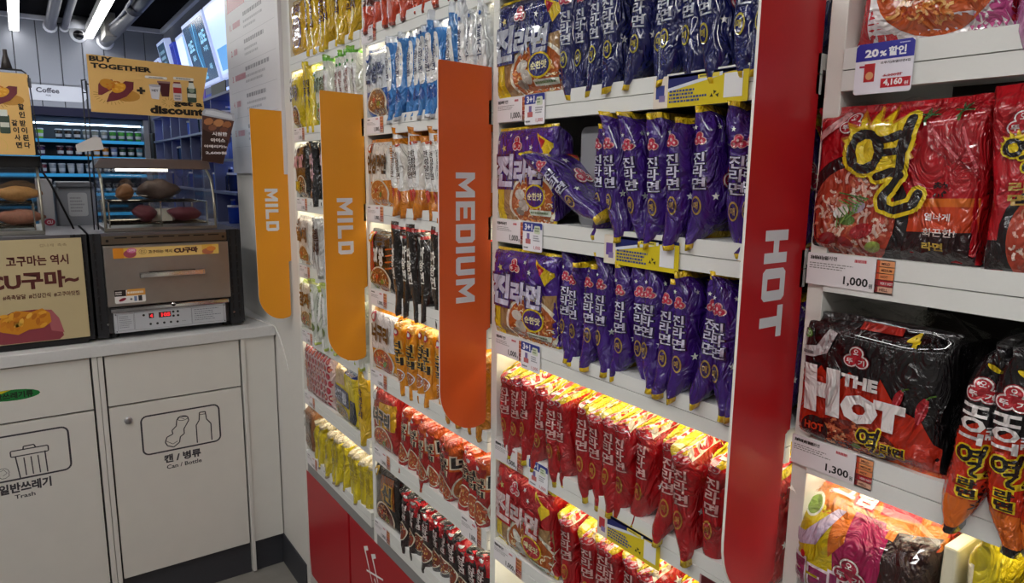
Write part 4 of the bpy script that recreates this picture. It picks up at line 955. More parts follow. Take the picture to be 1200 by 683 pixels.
a.ell(-.085, .879, .076, .0185, '#1f7a3a', 1, rot=-2); a.poly([(-.16, .882), (-.15, .89), (-.12, .8965), (-.085, .897), (-.12, .885), (-.135, .872), (-.15, .868)], '#d8c81e', 2)
a.text('일반쓰레기류', -.15, .867, -.028, .889, '#1c2a18', 3, .035)
obj('green_sticker', a.flat(MB(), 2.648).mesh('green_sticker', 'card'), rl)
# posts between the cabinets, filler and plinth
box('cabinet_post', (.141, 2.642, .0), (.157, 3.0, .971), LAM, 'laminate', label='pale vertical post between the two waste cabinets', cat='post', bevel=.001)
box('cabinet_post', (.1585, 2.642, .0), (.1735, 3.0, .971), LAM, 'laminate', label='pale vertical post touching the can and bottle cabinet', cat='post', bevel=.001)
box('cabinet_post', (.625, 2.642, .012), (.6385, 3.0, .971), LAM, 'laminate', label='slim pale post right of the can and bottle cabinet', cat='post', bevel=.001)
box('filler_panel', (.640, 2.650, .135), (.752, 2.664, .97), LAM, 'laminate', label='pale filler panel between slim post and recipe wall', cat='panel', bevel=.001)
for k, (p, q, lb) in enumerate(((-.4, .14, 'dark plinth under the trash symbol cabinet'), (.175, .624, 'dark plinth under the can and bottle cabinet'), (.64, .751, 'dark plinth under the narrow filler panel'))):
    box('plinth', (p, 2.668, 0), (q, 2.685, .133), H('#3b3c42'), 'dark', label=lb, cat='plinth')
# ------------------------------------------------------------------ sweet potato oven
OV = H('#8f8a84')
def oven(x0, x1, label, full):
    r = empty('potato_oven', ((x0 + x1) / 2, 2.7, 1.012), label, 'oven')
    o = tuple(-q for q in r.location); P = lambda n, a, b, c, m, **k: box(n, a, b, c, m, r, loc=o, **k)
    P('body', (x0 + .01, 2.725, 1.03), (x1 - .01, 3.12, 1.375), H('#5f5e60'), 'steel')
    top = P('top_plate', (x0, 2.705, 1.372), (x1, 3.13, 1.384), H('#7c7a80'), 'steel', bevel=.001)
    for x in (x0 + .03, x1 - .07):
        for y in (2.75, 3.05): obj('foot', MB().lathe([(.018, 0), (.018, .02)], H('#1c1c1e'), (x + .02, y, 1.012)).mesh('foot', 'dark'), r, loc=o)
    for s, (a_, b_) in enumerate(((x0, x0 + .034), (x1 - .046, x1))):
        sp = P('side_rail', (a_, 2.702, 1.022), (b_, 2.728, 1.383), H('#1f2024'), 'dark', bevel=.001)
        P('side_rail', ((a_ - .006) if s == 0 else b_, 2.715, 1.03), (a_ if s == 0 else b_ + .008, 3.1, 1.380), H('#2a2b30'), 'dark')
        mb = MB(); z = 1.05
        while z < 1.36:
            for q in ((.35,) if s == 0 else (.25, .72)): mb.box((a_ + (b_ - a_) * q - .003, 2.7005, z), (a_ + (b_ - a_) * q + .003, 2.7025, z + .024), H('#08080a'))
            z += .031
        obj('vent_slots', mb.mesh('vent_slots', 'dark'), sp)
    if full:
        tt = P('top_trim', (x0 + .034, 2.698, 1.345), (x1 - .046, 2.725, 1.374), H('#7a6f60'), 'steel', bevel=.0015)
        mb = MB()
        for k in range(7): mb.box((.245 + k * .05, 2.6965, 1.365), (.282 + k * .05, 2.6985, 1.369), H('#0a0a0a'))
        for x in (.222, .596): mb.lathe([(.005, 0), (.005, .003)], H('#121212'), (x, 2.698, 1.358), 10, 'y')
        obj('trim_slots', mb.mesh('trim_slots', 'dark'), tt)
        dr = P('oven_door', (.207, 2.694, 1.128), (.612, 2.72, 1.341), H('#a8a29c'), 'steel', bevel=.003)
        h = MB().box((.31, 2.662, 1.228), (.52, 2.668, 1.242), H('#d8d8dc')).box((.31, 2.662, 1.242), (.52, 2.692, 1.245), H('#d8d8dc')).box((.31, 2.66, 1.228), (.316, 2.694, 1.242), H('#c8c8cc')).box((.514, 2.66, 1.228), (.52, 2.694, 1.242), H('#c8c8cc')).box((.34, 2.669, 1.245), (.49, 2.69, 1.246), H('#2a2a2c'))
        obj('door_handle', h.mesh('door_handle', 'chrome'), dr, bevel=.001)
        a = Art(); a.rect(.236, 1.296, .578, 1.332, '#e0b04a', 1); a.rect(.236, 1.296, .268, 1.332, '#d8881c', 2); a.rect(.3, 1.297, .52, 1.331, '#e8c476', 2)
        a.ell(.287, 1.311, .02, .014, '#a84a5a', 3); a.ell(.293, 1.322, .015, .009, '#d870a0', 4); a.text('고구마', .284, 1.318, .303, 1.327, '#f0e0e0', 5)
        P_ = [(.327 + .012 * math.cos(t * .524), 1.317 + .009 * math.sin(t * .524)) for t in range(13)]; a.line(P_, .001, '#8a5a2a', 4); a.text('군고', .32, 1.312, .334, 1.322, '#8a5a2a', 4)
        a.text('고구마는 역시', .344, 1.309, .42, 1.321, '#5a2c14', 4, .03); a.text('CU구마', .426, 1.305, .506, 1.326, '#4a1c1c', 4, .07)
        a.ell(.54, 1.307, .02, .011, '#b86a4a', 3); a.ell(.552, 1.316, .016, .009, '#e0883a', 4); a.rect(.555, 1.297, .577, 1.331, '#e8c060', 2)
        obj('banner', a.flat(MB(), 2.694).mesh('banner', 'card'), dr)
        a = Art(); a.rr(.23, 1.139, .325, 1.184, .005, '#ece8e6', 1); a.rect(.23, 1.164, .265, 1.186, '#2a1c1a', 2); a.poly([(.265, 1.164), (.325, 1.164), (.325, 1.187), (.27, 1.187)], '#d89a4a', 2)
        a.scribble(.233, 1.168, .263, 1.182, 2, '#e8e0da', 3, 1); a.scribble(.27, 1.168, .32, 1.182, 1, '#f0e6d8', 3, 2, .5)
        a.ell(.253, 1.152, .012, .005, '#8a2438', 3, rot=20); a.text('+', .276, 1.148, .284, 1.156, '#222222', 3, .05); a.rect(.289, 1.144, .298, 1.161, '#7a8ab0', 3); a.rect(.302, 1.144, .314, 1.163, '#2c2c34', 3)
        obj('sticker', a.flat(MB(), 2.694).mesh('sticker', 'card'), dr)
        P('chrome_bar', (.214, 2.688, 1.108), (.603, 2.712, 1.124), H('#d0d0d6'), 'chrome', bevel=.003)
        obj('knob', MB().lathe([(.007, 0), (.008, -.008), (.004, -.014)], H('#e0e0e0'), (.412, 2.688, 1.121), 12, 'y').mesh('knob', 'chrome', True), r, loc=o)
        cp = P('control_panel', (.222, 2.694, 1.034), (.590, 2.72, 1.106), H('#b9bcc2'), 'paint', bevel=.001)
        a = Art(); ink = '#2c2e36'
        for (p, q) in (((.232, 1.042), (.282, 1.1)), ((.285, 1.04), (.47, 1.102)), ((.472, 1.042), (.582, 1.1))):
            Q = [p, (q[0], p[1]), q, (p[0], q[1])]; a.line(Q + [Q[0]], .0008, '#5a5c64', 1)
        a.scribble(.237, 1.05, .278, 1.095, 7, '#7c7e88', 1, 4, .35); a.scribble(.48, 1.05, .578, 1.096, 6, '#6c6e78', 1, 5, .3)
        a.rect(.33, 1.077, .346, 1.095, '#3a0c10', 1); a.rect(.362, 1.076, .402, 1.096, '#3a0c10', 1)
        for x, z in ((.314, 1.09), (.41, 1.093), (.425, 1.093), (.41, 1.078), (.425, 1.078), (.334, 1.056), (.356, 1.056), (.378, 1.056), (.4, 1.056), (.422, 1.055)): a.ell(x, z, .0042, .0042, '#101014', 2, n=12)
        for x in (.44, .447): a.ell(x, 1.056, .0015, .0015, '#101014', 2, n=8)
        for x, z in ((.228, 1.04), (.228, 1.1), (.585, 1.04), (.585, 1.1)): a.ell(x, z, .0022, .0022, '#3a3a40', 2, n=8)
        obj('panel_print', a.flat(MB(), 2.694).mesh('panel_print', 'card'), cp)
        a = Art(); a.text('4', .334, 1.08, .343, 1.092, '#ff3a40', 3, .05); a.text('105', .37, 1.079, .4, 1.093, '#ff3a40', 3, .05)
        obj('digits', a.flat(MB(), 2.694).mesh('digits', 'screen'), cp)
        mb = MB()
        for x in (.204, .621): mb.lathe([(.004, 0), (.004, .002)], H('#c8c8c8'), (x, 2.7015, 1.068), 8, 'y')
        obj('screws', mb.mesh('screws', 'chrome'), r, loc=o)
    else:
        P('front_plate', (x0 + .03, 2.703, 1.03), (x1 - .046, 2.725, 1.372), H('#2c2c30'), 'dark')
        P('base_grille', (x0, 2.698, 1.013), (x1 - .02, 2.73, 1.032), H('#18181a'), 'dark')
oven(.171, .655, 'steel sweet potato oven with red digits and bar handle', True)
oven(-.42, .163, 'dark sweet potato oven hidden behind the beige poster', False)
def potato(name, x, y, z, L, r, col, rz, label, seed, cut=None, flat=1.):
    mb = MB(); n = 16; m = 14; vs = []; cs = []; fs = []
    for j in range(m + 1):
        t = j / m; rr = r * max(.12, math.sin(math.pi * (.04 + .92 * t)) ** .75) * (1 - .25 * t)
        for i in range(n):
            a = 2 * math.pi * i / n
            p = Vector(((t - .5) * L, rr * math.cos(a), rr * math.sin(a) * flat))
            vs.append(p + noise.noise_vector(p * 28 + Vector((seed, 0, 0))) * r * .28)
    for j in range(m):
        for i in range(n): fs.append((j * n + i, (j + 1) * n + i, (j + 1) * n + (i + 1) % n, j * n + (i + 1) % n))
    fs += [tuple(range(n)), tuple(range((m + 1) * n - 1, m * n - 1, -1))]
    zmin = min(v.z for v in vs); vs = [v - Vector((0, 0, zmin)) for v in vs]
    fs = [tuple(reversed(f)) for f in fs]
    mb.add(vs, fs, H(col))
    return obj(name, mb.mesh(name, 'skin', True), None, (x, y, z), (0, 0, R(rz)), label, 'sweet potato')
def warmer(x0, x1, label, dark, led):
    r = empty('display_warmer', ((x0 + x1) / 2, 2.9, 1.384), label, 'display case')
    o = tuple(-q for q in r.location)
    zb, zt = 1.385, 1.6
    fcol = '#2a2a2c' if dark else '#98948c'
    P = lambda n, a, b, c, m, par=r, **k: box(n, a, b, c, m, par, loc=(o if par is r else (0, 0, 0)), **k)
    P('base_tray', (x0, 2.742, zb), (x1 - .004, 3.08, zb + .012), H('#8c8a84'), 'steel', bevel=.001)
    roof = MB().prism([(x0 - .012, 1.603), (x1 + .008, 1.603), (x1 + .002, 1.64), (x0 + .012, 1.64)], 2.85, 3.09, H('#1d1d20' if dark else '#857e7e'))
    obj('roof', roof.mesh('roof', 'steel' if not dark else 'dark'), r, loc=o, bevel=.002)
    # curved front glass: profile in y,z
    prof = [(2.746, zb + .01), (2.75, 1.46), (2.76, 1.52), (2.78, 1.565), (2.82, 1.59), (2.86, 1.603)]
    mb = MB(); n = len(prof)
    vs = [(x0 + .008, y, z) for y, z in prof] + [(x1 - .012, y, z) for y, z in prof]
    mb.add(vs, [(i, i + n, i + n + 1, i + 1) for i in range(n - 1)], (1, 1, 1))
    g = obj('front_glass', mb.mesh('front_glass', 'glass', True), r, loc=o)
    for xx in (x0 + .004, x1 - .008):
        obj('glass_edge', MB().tube([(xx, y, z) for y, z in prof], .0045, H('#a8a496'), 6).mesh('glass_edge', 'steel', True), r, loc=o)
        side = MB(); P2 = prof + [(3.08, 1.603), (3.08, zb + .01)]
        side.add([(xx, y, z) for y, z in P2], [tuple(range(len(P2)))], (1, 1, 1))
        obj('side_glass', side.mesh('side_glass', 'glass'), r, loc=o)
    P('back_glass', (x0 + .01, 3.076, zb + .01), (x1 - .01, 3.079, 1.6), (1, 1, 1), 'glass')
    m = MB()
    for k in range(9): m.tube([(x0 + .02, 2.78 + k * .034, 1.485), (x1 - .03, 2.78 + k * .034, 1.485)], .0016, H('#b8b4ac'), 5)
    for xx in (x0 + .02, (x0 + x1) / 2, x1 - .03):
        m.tube([(xx, 2.775, 1.485), (xx, 3.06, 1.485)], .0022, H('#b8b4ac'), 5)
        for yy in (2.78, 3.05): m.tube([(xx, yy, zb + .012), (xx, yy, 1.485)], .0025, H('#b8b4ac'), 5)
    obj('wire_rack', m.mesh('wire_rack', 'chrome'), r, loc=o)
    m = MB()
    for k in range(12): m.tube([(x0 + .02, 2.77 + k * .025, zb + .022), (x1 - .03, 2.77 + k * .025, zb + .022)], .0015, H('#a09a8c'), 5)
    obj('wire_tray', m.mesh('wire_tray', 'chrome'), r, loc=o)
    P('card_holder', (x1 - .20, 2.9, 1.405), (x1 - .13, 2.903, 1.455), H('#c8c4b4'), 'card')
    if led:
        ls = P('lamp_bar', (x0 + .06, 2.862, 1.594), (x1 - .14, 2.875, 1.603), (1, .93, .8), 'led')
warmer(.222, .592, 'glass display warmer holding four sweet potatoes on steel oven', False, True)
warmer(-.42, .056, 'glass display warmer with dark roof above the beige poster', True, True)
potato('sweet_potato', .305, 2.86, 1.487, .085, .033, '#7a5434', 70, 'roundish tan sweet potato on the upper rack at left', 1)
potato('sweet_potato', .425, 2.90, 1.487, .155, .044, '#4a3c36', 12, 'large dark brown sweet potato on the upper rack', 2)
potato('sweet_potato', .365, 2.86, 1.409, .10, .036, '#5c2830', 40, 'maroon sweet potato at lower left beside its stub end', 3)
potato('sweet_potato', .50, 2.86, 1.409, .12, .032, '#582430', -5, 'maroon sweet potato lying at lower right of the case', 4)
potato('sweet_potato', -.01, 2.86, 1.487, .14, .03, '#b08450', 12, 'peeled golden sweet potato on the left warmer rack', 5)
potato('sweet_potato', -.01, 2.86, 1.409, .14, .03, '#8a5a46', 5, 'tan sweet potato at the bottom of the left warmer', 6)
# poster on the left oven
r = obj('oven_poster', MB().box((-.36, 2.688, 1.036), (.147, 2.691, 1.374), H('#bfae86')).mesh('oven_poster', 'card'), label='beige poster with brown Korean lettering in front of the left oven', cat='poster')
a = Art(); br = '#57231f'
a.text('고구마는 역시', -.062, 1.288, .106, 1.322, br, 2, .03)
a.text('CU구마~', -.118, 1.212, .13, 1.27, br, 2, .045)
a.text('#촉촉달달  #건강간식  #고구마맛집', -.08, 1.182, .128, 1.198, br, 2, .02); a.text('겁나게  촉촉', .03, 1.348, .105, 1.358, '#8a7458', 2, .0)
P_ = [(-.13, 1.045), (-.12, 1.09), (-.105, 1.12), (-.06, 1.142), (.0, 1.145), (.04, 1.14), (.06, 1.11), (.073, 1.05), (.06, 1.038), (-.09, 1.038)]
a.poly(P_, '#8a3a44', 2); a.poly([(.03, 1.14), (.045, 1.14), (.064, 1.11), (.075, 1.06), (.04, 1.07)], '#a85a60', 3)
rg = random.Random(2); fl = [(-.115, 1.09), (-.09, 1.125), (-.05, 1.145), (-.01, 1.138), (.02, 1.147), (.04, 1.13), (.042, 1.1), (.02, 1.082), (-.02, 1.08), (-.05, 1.066), (-.09, 1.078)]
a.poly(fl, '#cf861a', 4)
for k in range(26): a.ell(rg.uniform(-.09, .025), rg.uniform(1.09, 1.135), .012, .006, rg.choice(('#e0a030', '#c87a18', '#e8b448', '#b86a14')), 5 + k % 2, n=8, rot=rg.uniform(0, 90))
obj('printed_artwork', a.flat(MB(), 2.688).mesh('printed_artwork', 'card'), r)
# ------------------------------------------------------------------ hanging signs
def potatoes_print(a, cx, cz, s):
    a.ell(cx + s * .5, cz - s * .45, s * .75, s * .35, '#c08a3a', 1)
    for k in range(14):
        an = R(170 + k * 14); a.line([(cx - s * .3 + s * .72 * math.cos(an), cz - s * .45 + s * .42 * math.sin(an)), (cx - s * .3 + s * .95 * math.cos(an), cz - s * .45 + s * .6 * math.sin(an))], .0015, '#a87c2c', 1)
    a.poly([(cx - s, cz - s * .5), (cx - s * .95, cz + .1 * s), (cx - s * .8, cz + s * .35), (cx - s * .2, cz + s * .45), (cx, cz), (cx - s * .5, cz - s * .3), (cx - s * .8, cz - s * .5)], '#7a3038', 2)
    a.poly([(cx - s * .6, cz - s * .9), (cx - s * .4, cz - s * .4), (cx + s * .1, cz + s * .1), (cx + s * .5, cz + s * .42), (cx + s * .95, cz + s * .4), (cx + s * .9, cz - s * .05), (cx + s * .5, cz - s * .5), (cx, cz - s * .75)], '#6e2a34', 3)
    a.ell(cx - s * .45, cz + s * .18, s * .42, s * .28, '#c88a2a', 4, rot=-10); a.ell(cx + s * .12, cz - s * .02, s * .42, s * .26, '#dc9a24', 4, rot=30)
    rg = random.Random(3)
    for k in range(16): a.ell(cx + rg.uniform(-.75, .4) * s, cz + rg.uniform(-.15, .38) * s, s * .09, s * .05, rg.choice(('#e8b040', '#c87818')), 5, n=7)
YS_ = 2.85
r = obj('promotion_sign', MB().prism([(.222, 1.99), (.612, 1.98), (.588, 1.868), (.594, 1.792), (.222, 1.797)], YS_, YS_ + .004, H('#e2b66e'), H('#ece6d8')).mesh('promotion_sign', 'flag'), label='mustard buy together get a discount sign above the steel oven', cat='promotion sign')
a = Art(); ink = '#221914'
a.text('BUY', .229, 1.968, .30, 1.986, ink, 2, .05); a.text('TOGETHER', .232, 1.945, .42, 1.963, ink, 2, .05)
potatoes_print(a, .305, 1.885, .058)
a.text('+', .368, 1.868, .395, 1.892, ink, 3, .06)
a.rr(.397, 1.925, .47, 1.934, .004, '#e8e2da', 2); a.rr(.49, 1.928, .56, 1.938, .004, '#e8e2da', 2); a.scribble(.41, 1.927, .46, 1.932, 1, '#6a5a4a', 3); a.scribble(.5, 1.93, .55, 1.936, 1, '#6a5a4a', 3, 2)
a.poly([(.448, 1.865), (.472, 1.865), (.478, 1.912), (.438, 1.915)], '#4a1c22', 3); a.rect(.436, 1.912, .479, 1.919, '#8a6a6a', 4)
a.poly([(.414, 1.855), (.438, 1.853), (.446, 1.9), (.408, 1.902)], '#d8d6dc', 5); a.ell(.427, 1.901, .02, .005, '#b0aeb8', 6); a.text('HEY', .416, 1.88, .438, 1.888, '#3a3a42', 6, .03)
a.rr(.487, 1.852, .516, 1.915, .006, '#d0c4c4', 3); a.rect(.488, 1.88, .515, 1.9, '#a83038', 4); a.rect(.49, 1.915, .513, 1.92, '#7a2a30', 4); a.scribble(.491, 1.855, .512, 1.875, 2, '#7a7a86', 4)
a.rr(.534, 1.85, .566, 1.905, .006, '#3a4a3e', 3); a.poly([(.538, 1.9), (.562, 1.9), (.557, 1.922), (.543, 1.922)], '#d8dcd4', 4); a.rect(.542, 1.921, .558, 1.927, '#2a2a2a', 5); a.ell(.55, 1.893, .01, .008, '#8a9a8a', 5); a.rect(.535, 1.868, .565, 1.882, '#cfd0c4', 4)
for k in range(12): an = R(30 * k); a.line([(.47 + .012 * math.cos(an), 1.845 + .009 * math.sin(an)), (.47 + .024 * math.cos(an), 1.845 + .018 * math.sin(an))], .0014, '#a8782c', 2)
a.text('get a', .486, 1.83, .585, 1.853, ink, 4, .05); a.text('discount', .406, 1.802, .588, 1.832, ink, 4, .05)
obj('printed_artwork', a.flat(MB(), YS_).mesh('printed_artwork', 'flag'), r)
st = MB()
for x in (.199, .212): st.tube([(x, YS_, 1.386), (x + .002, YS_, 1.90)], .0022, H('#2a2a30'), 6)
st.tube([(.199, YS_, 1.9), (.214, YS_, 1.904)], .0022, H('#2a2a30'), 6); st.tube([(.2, YS_, 1.86), (.213, YS_, 1.86)], .002, H('#2a2a30'), 6)
st.tube([(.213, YS_ + .007, 1.89), (.58, YS_ + .007, 1.885)], .0022, H('#2a2a30'), 6)
o = obj('sign_stand', st.mesh('sign_stand', 'dark', True), label='thin black wire stand holding the mustard discount sign', cat='stand')
o = obj('price_card', MB().prism([(.165, 1.655), (.245, 1.668), (.238, 1.706), (.222, 1.712), (.162, 1.68)], 2.79, 2.791, H('#cfcac6')).mesh('price_card', 'paper'), None, (0, 0, 0), label='blank pale card sticking up at the warmer corner', cat='card')
r = obj('promotion_sign', MB().prism(rrect(-.36, 1.643, .048, 1.902, .004), 2.8, 2.804, H('#e2b66e'), H('#ece6d8')).mesh('promotion_sign', 'flag'), label='mustard Korean promotion sign in wire frame at the left edge', cat='promotion sign')
a = Art()
potatoes_print(a, -.03, 1.84, .05)
for i, col in enumerate(('할인', '같이사면')):
    pass
for t, x, z in (('할', .022, 1.797), ('인', .022, 1.772), ('받', .022, 1.745), ('이', .024, 1.722), ('된', .026, 1.699), ('다', .028, 1.675), ('같', .0, 1.745), ('이', .002, 1.722), ('사', .004, 1.699), ('면', .006, 1.675)):
    a.text(t, x - .008, z - .010, x + .008, z + .010, ink, 3, .04)
a.rr(-.04, 1.71, -.012, 1.77, .005, '#3a4a3e', 3); a.rect(-.036, 1.765, -.016, 1.785, '#d8dcd4', 4); a.rect(-.038, 1.73, -.014, 1.745, '#cfd0c4', 4)
a.line([(-.06 + .035 * math.cos(R(t)), 1.67 + .03 * math.sin(R(t))) for t in range(-30, 90, 15)], .0015, '#d8b860', 3)
obj('printed_artwork', a.flat(MB(), 2.8).mesh('printed_artwork', 'flag'), r)
st = MB()
st.tube([(-.36, 2.806, 1.915), (.034, 2.806, 1.913), (.044, 2.806, 1.905), (.050, 2.806, 1.645)], .003, H('#1c1c20'), 6)
st.tube([(.05, 2.806, 1.9), (.062, 2.806, 1.64)], .002, H('#2a2a30'), 6); st.box((.046, 2.80, 1.86), (.056, 2.812, 1.89), H('#4a4a50'))
obj('wire_stand', st.mesh('wire_stand', 'dark'), label='black wire frame around the mustard sign at the left edge', cat='stand')
obj('spotlight', MB().lathe([(.016, 0), (.012, .02), (.006, .045), (.006, .06)], H('#3a3432'), (0, 0, 0), 12).mesh('spotlight', 'dark', True), None, (-.005, 2.83, 1.917), label='small dark cone fixture behind the left sign top', cat='lamp')
# cup shaped hanging card
cx0, cz0 = .622, 1.727
Pc = [(-.052, -.098), (.024, -.1), (.058, .078), (.054, .092), (-.02, .1), (-.05, .096), (-.058, .082)]
c_, q_ = math.cos(R(-6)), math.sin(R(-6)); rt_ = lambda p: (cx0 + p[0] * c_ - p[1] * q_, cz0 + p[0] * q_ + p[1] * c_)
r = obj('cup_card', MB().prism([rt_(p) for p in Pc], 2.8, 2.803, H('#5a3a34'), H('#d8d8dc')).mesh('cup_card', 'flag'), label='iced coffee cup shaped card with price hanging by the mustard sign', cat='promotion card')
a = Art(); T_ = lambda P, c, l: a.poly([rt_(p) for p in P], c, l)
T_([(-.05, -.096), (.022, -.098), (.038, -.01), (-.055, .02)], '#382420', 1)
T_([(-.058, .07), (.056, .066), (.058, .078), (.054, .091), (-.02, .099), (-.05, .095), (-.058, .082)], '#b8bcc8', 2); T_([(-.05, .076), (.05, .072), (.046, .086), (-.02, .092), (-.046, .09)], '#d8dce4', 3)
for (x, z, r1, c) in ((-.035, .05, .018, '#b87a50'), (.0, .05, .02, '#c88a5a'), (.03, .048, .018, '#a86a44'), (-.02, .03, .016, '#8a5a44'), (.02, .028, .016, '#7a4a38')):
    p = rt_((x, z)); a.ell(p[0], p[1], r1, r1 * .7, c, 3, n=8, rot=20)
for t, x0, x1, z in (('시원한', -.02, .032, .01), ('아이스', -.024, .026, -.014), ('아메리카노', -.046, .036, -.038), ('2,600원', -.04, .034, -.062)):
    p0 = rt_((x0, z - .01)); p1 = rt_((x1, z + .01)); a.text(t, p0[0], min(p0[1], p1[1]), p1[0], max(p0[1], p1[1]), '#f0ecec', 6, .04)
obj('printed_artwork', a.flat(MB(), 2.8).mesh('printed_artwork', 'flag'), r)
# power cables
P_ = [(.058, 2.84, 1.64), (.062, 2.83, 1.59), (.082, 2.85, 1.55), (.1, 2.87, 1.5), (.125, 2.9, 1.43), (.14, 2.92, 1.388)]
obj('power_cable', MB().tube(P_, .0035, H('#141416'), 6).mesh('power_cable', 'dark', True), label='black cable dropping between the two sweet potato warmers', cat='cable')
P_ = [(.665, 2.95, 1.02), (.69, 2.86, 1.02), (.71, 2.78, 1.017), (.735, 2.68, 1.016), (.75, 2.625, 1.01), (.7535, 2.58, .975), (.7535, 2.53, .93), (.7535, 2.50, .88), (.7535, 2.49, .865)]
obj('power_cable', MB().tube(P_, .0028, H('#e2dfda'), 6).mesh('power_cable', 'plate', True), label='white cable running off the worktop down the pale wall', cat='cable')

# ------------------------------------------------------------------ back of the shop
# open fridge with cups
YF = 5.75
FR = empty('open_fridge', (.0, YF, 0), 'open chilled cabinet of drink cups behind the counter', 'fridge')
fo = (0, -YF, 0); F = lambda n, a, b, c, m, par=FR, **k: box(n, a, b, c, m, par, loc=fo if par is FR else (0, 0, 0), **k)
F('side_panel', (.765, YF - .02, 0), (.80, 6.085, 2.02), H('#8b8d95'), 'paint', bevel=.002)
F('side_panel', (-.95, YF - .02, 0), (-.915, 6.085, 2.02), H('#8b8d95'), 'paint')
F('top_canopy', (-.95, YF - .03, 1.955), (.80, 6.085, 2.015), H('#23264a'), 'paint', bevel=.003)
F('back_panel', (-.915, 6.06, .2), (.765, 6.08, 1.955), H('#3a4450'), 'paint')
F('base', (-.915, YF, 0), (.765, 6.06, 1.1), H('#3a3b40'), 'paint')
F('inner_canopy', (-.915, YF + .02, 1.915), (.765, YF + .09, 1.953), H('#5a7a98'), 'paint')
F('light_bar', (-.9, YF + .05, 1.905), (.755, YF + .065, 1.914), (.6, .82, 1), 'cool')
F('cove_light', (-.9, 5.86, 2.018), (.78, 5.88, 2.024), (.95, .97, 1), 'cove')
shz = (1.79, 1.675, 1.555, 1.42, 1.28)
for z in shz:
    F('shelf', (-.913, YF + .012, z), (.763, 6.055, z + .008), H('#7a94a8'), 'paint')
    lp = F('price_rail', (-.913, YF, z - .010), (.763, YF + .01, z + .012), H('#2a7fb0'), 'glow')
CUPS = {}
def cup(name, x, y, z, col, lid, lab, grp, h=.066, r=.022):
    k = (col, lid)
    if k not in CUPS:
        b = MB().lathe([(r * .72, 0), (r * .85, h * .3, H('#d8dade')), (r * .93, h * .62), (r, h)], H(col), n=14).mesh('cup', 'plate', True)
        l = MB().lathe([(r * 1.1, h), (r * 1.12, h * 1.06), (r * .9, h * 1.13)], H(lid), n=14).mesh('lid', 'plate', True)
        CUPS[k] = (b, l)
    b, l = CUPS[k]
    o = obj(name, b, None, (x, y, z), (0, 0, R(x * 900 % 360)), lab, 'drink cup', grp); obj('lid', l, o)
rowsd = [
    (1.798, ['#8ac83a', None, '#2c2420', '#2c2420', '#2c2420', '#8a9088', '#8a9088', '#8a9088', '#3f9a3a', '#46a440', '#46a440', '#46a440'], '#c8ccd4', 'top'),
    (1.683, ['#4a2a5a', None, '#4a2028', '#4a2028', '#4a2028', '#c07a1c', '#c07a1c', '#c07a1c', '#7a88b0', '#2c4a34', '#2c4a34', '#5a8a9a'], '#9a8a90', 'second'),
    (1.563, ['#7a3a4a', '#9aa4b0', '#a8b0b8', '#c8ccd0', '#c8ccd0', '#8a9aa8', '#3a5a7a', '#3a5a7a', '#2c3a4a', '#2c3a4a', '#5a4a3a', '#5a4a3a'], '#c8ccd4', 'third'),
    (1.428, ['#2a2a30', '#2a2a30', '#22242a', '#22242a', '#1c1e26', '#1c1e26', '#2a2422', '#2a2422', '#22242a', '#22242a', '#1c1e26', '#1c1e26'], '#5a6068', 'fourth')]
nm = {'#8ac83a': 'lime', '#2c2420': 'dark brown', '#8a9088': 'pale grey', '#3f9a3a': 'green', '#46a440': 'bright green', '#4a2a5a': 'purple', '#4a2028': 'maroon', '#c07a1c': 'amber', '#7a88b0': 'pale blue', '#2c4a34': 'deep green', '#5a8a9a': 'teal',
      '#7a3a4a': 'rose', '#9aa4b0': 'silver', '#a8b0b8': 'light silver', '#c8ccd0': 'white', '#8a9aa8': 'grey blue', '#3a5a7a': 'blue', '#2c3a4a': 'navy', '#5a4a3a': 'brown', '#2a2a30': 'black', '#22242a': 'black', '#1c1e26': 'black', '#2a2422': 'dark'}
for z, cols, lid, rn in rowsd:
    for k, c in enumerate(cols):
        if c: cup('drink_cup', .135 + k * .0545, YF + .045, z, c, lid, '%s drink cup, %s from left on the %s fridge shelf' % (nm[c], ORD[k], rn), 'drink cups in the chilled cabinet')
# coffee sign on the wall
r = obj('wall_sign', MB().prism(rrect(.02, 2.082, .455, 2.19, .05, 7), 6.074, 6.088, H('#a9adb6'), H('#6a6c74')).mesh('wall_sign', 'paint'), label='grey rounded Coffee sign on the panelled back wall', cat='sign')
a = Art(); a.text('Coffee', .145, 2.135, .285, 2.172, '#3c3c46', 1, .03); a.text('커피', .2, 2.11, .23, 2.125, '#4c4c56', 1, .02)
obj('lettering', a.flat(MB(), 6.074, .001).mesh('lettering', 'card'), r)
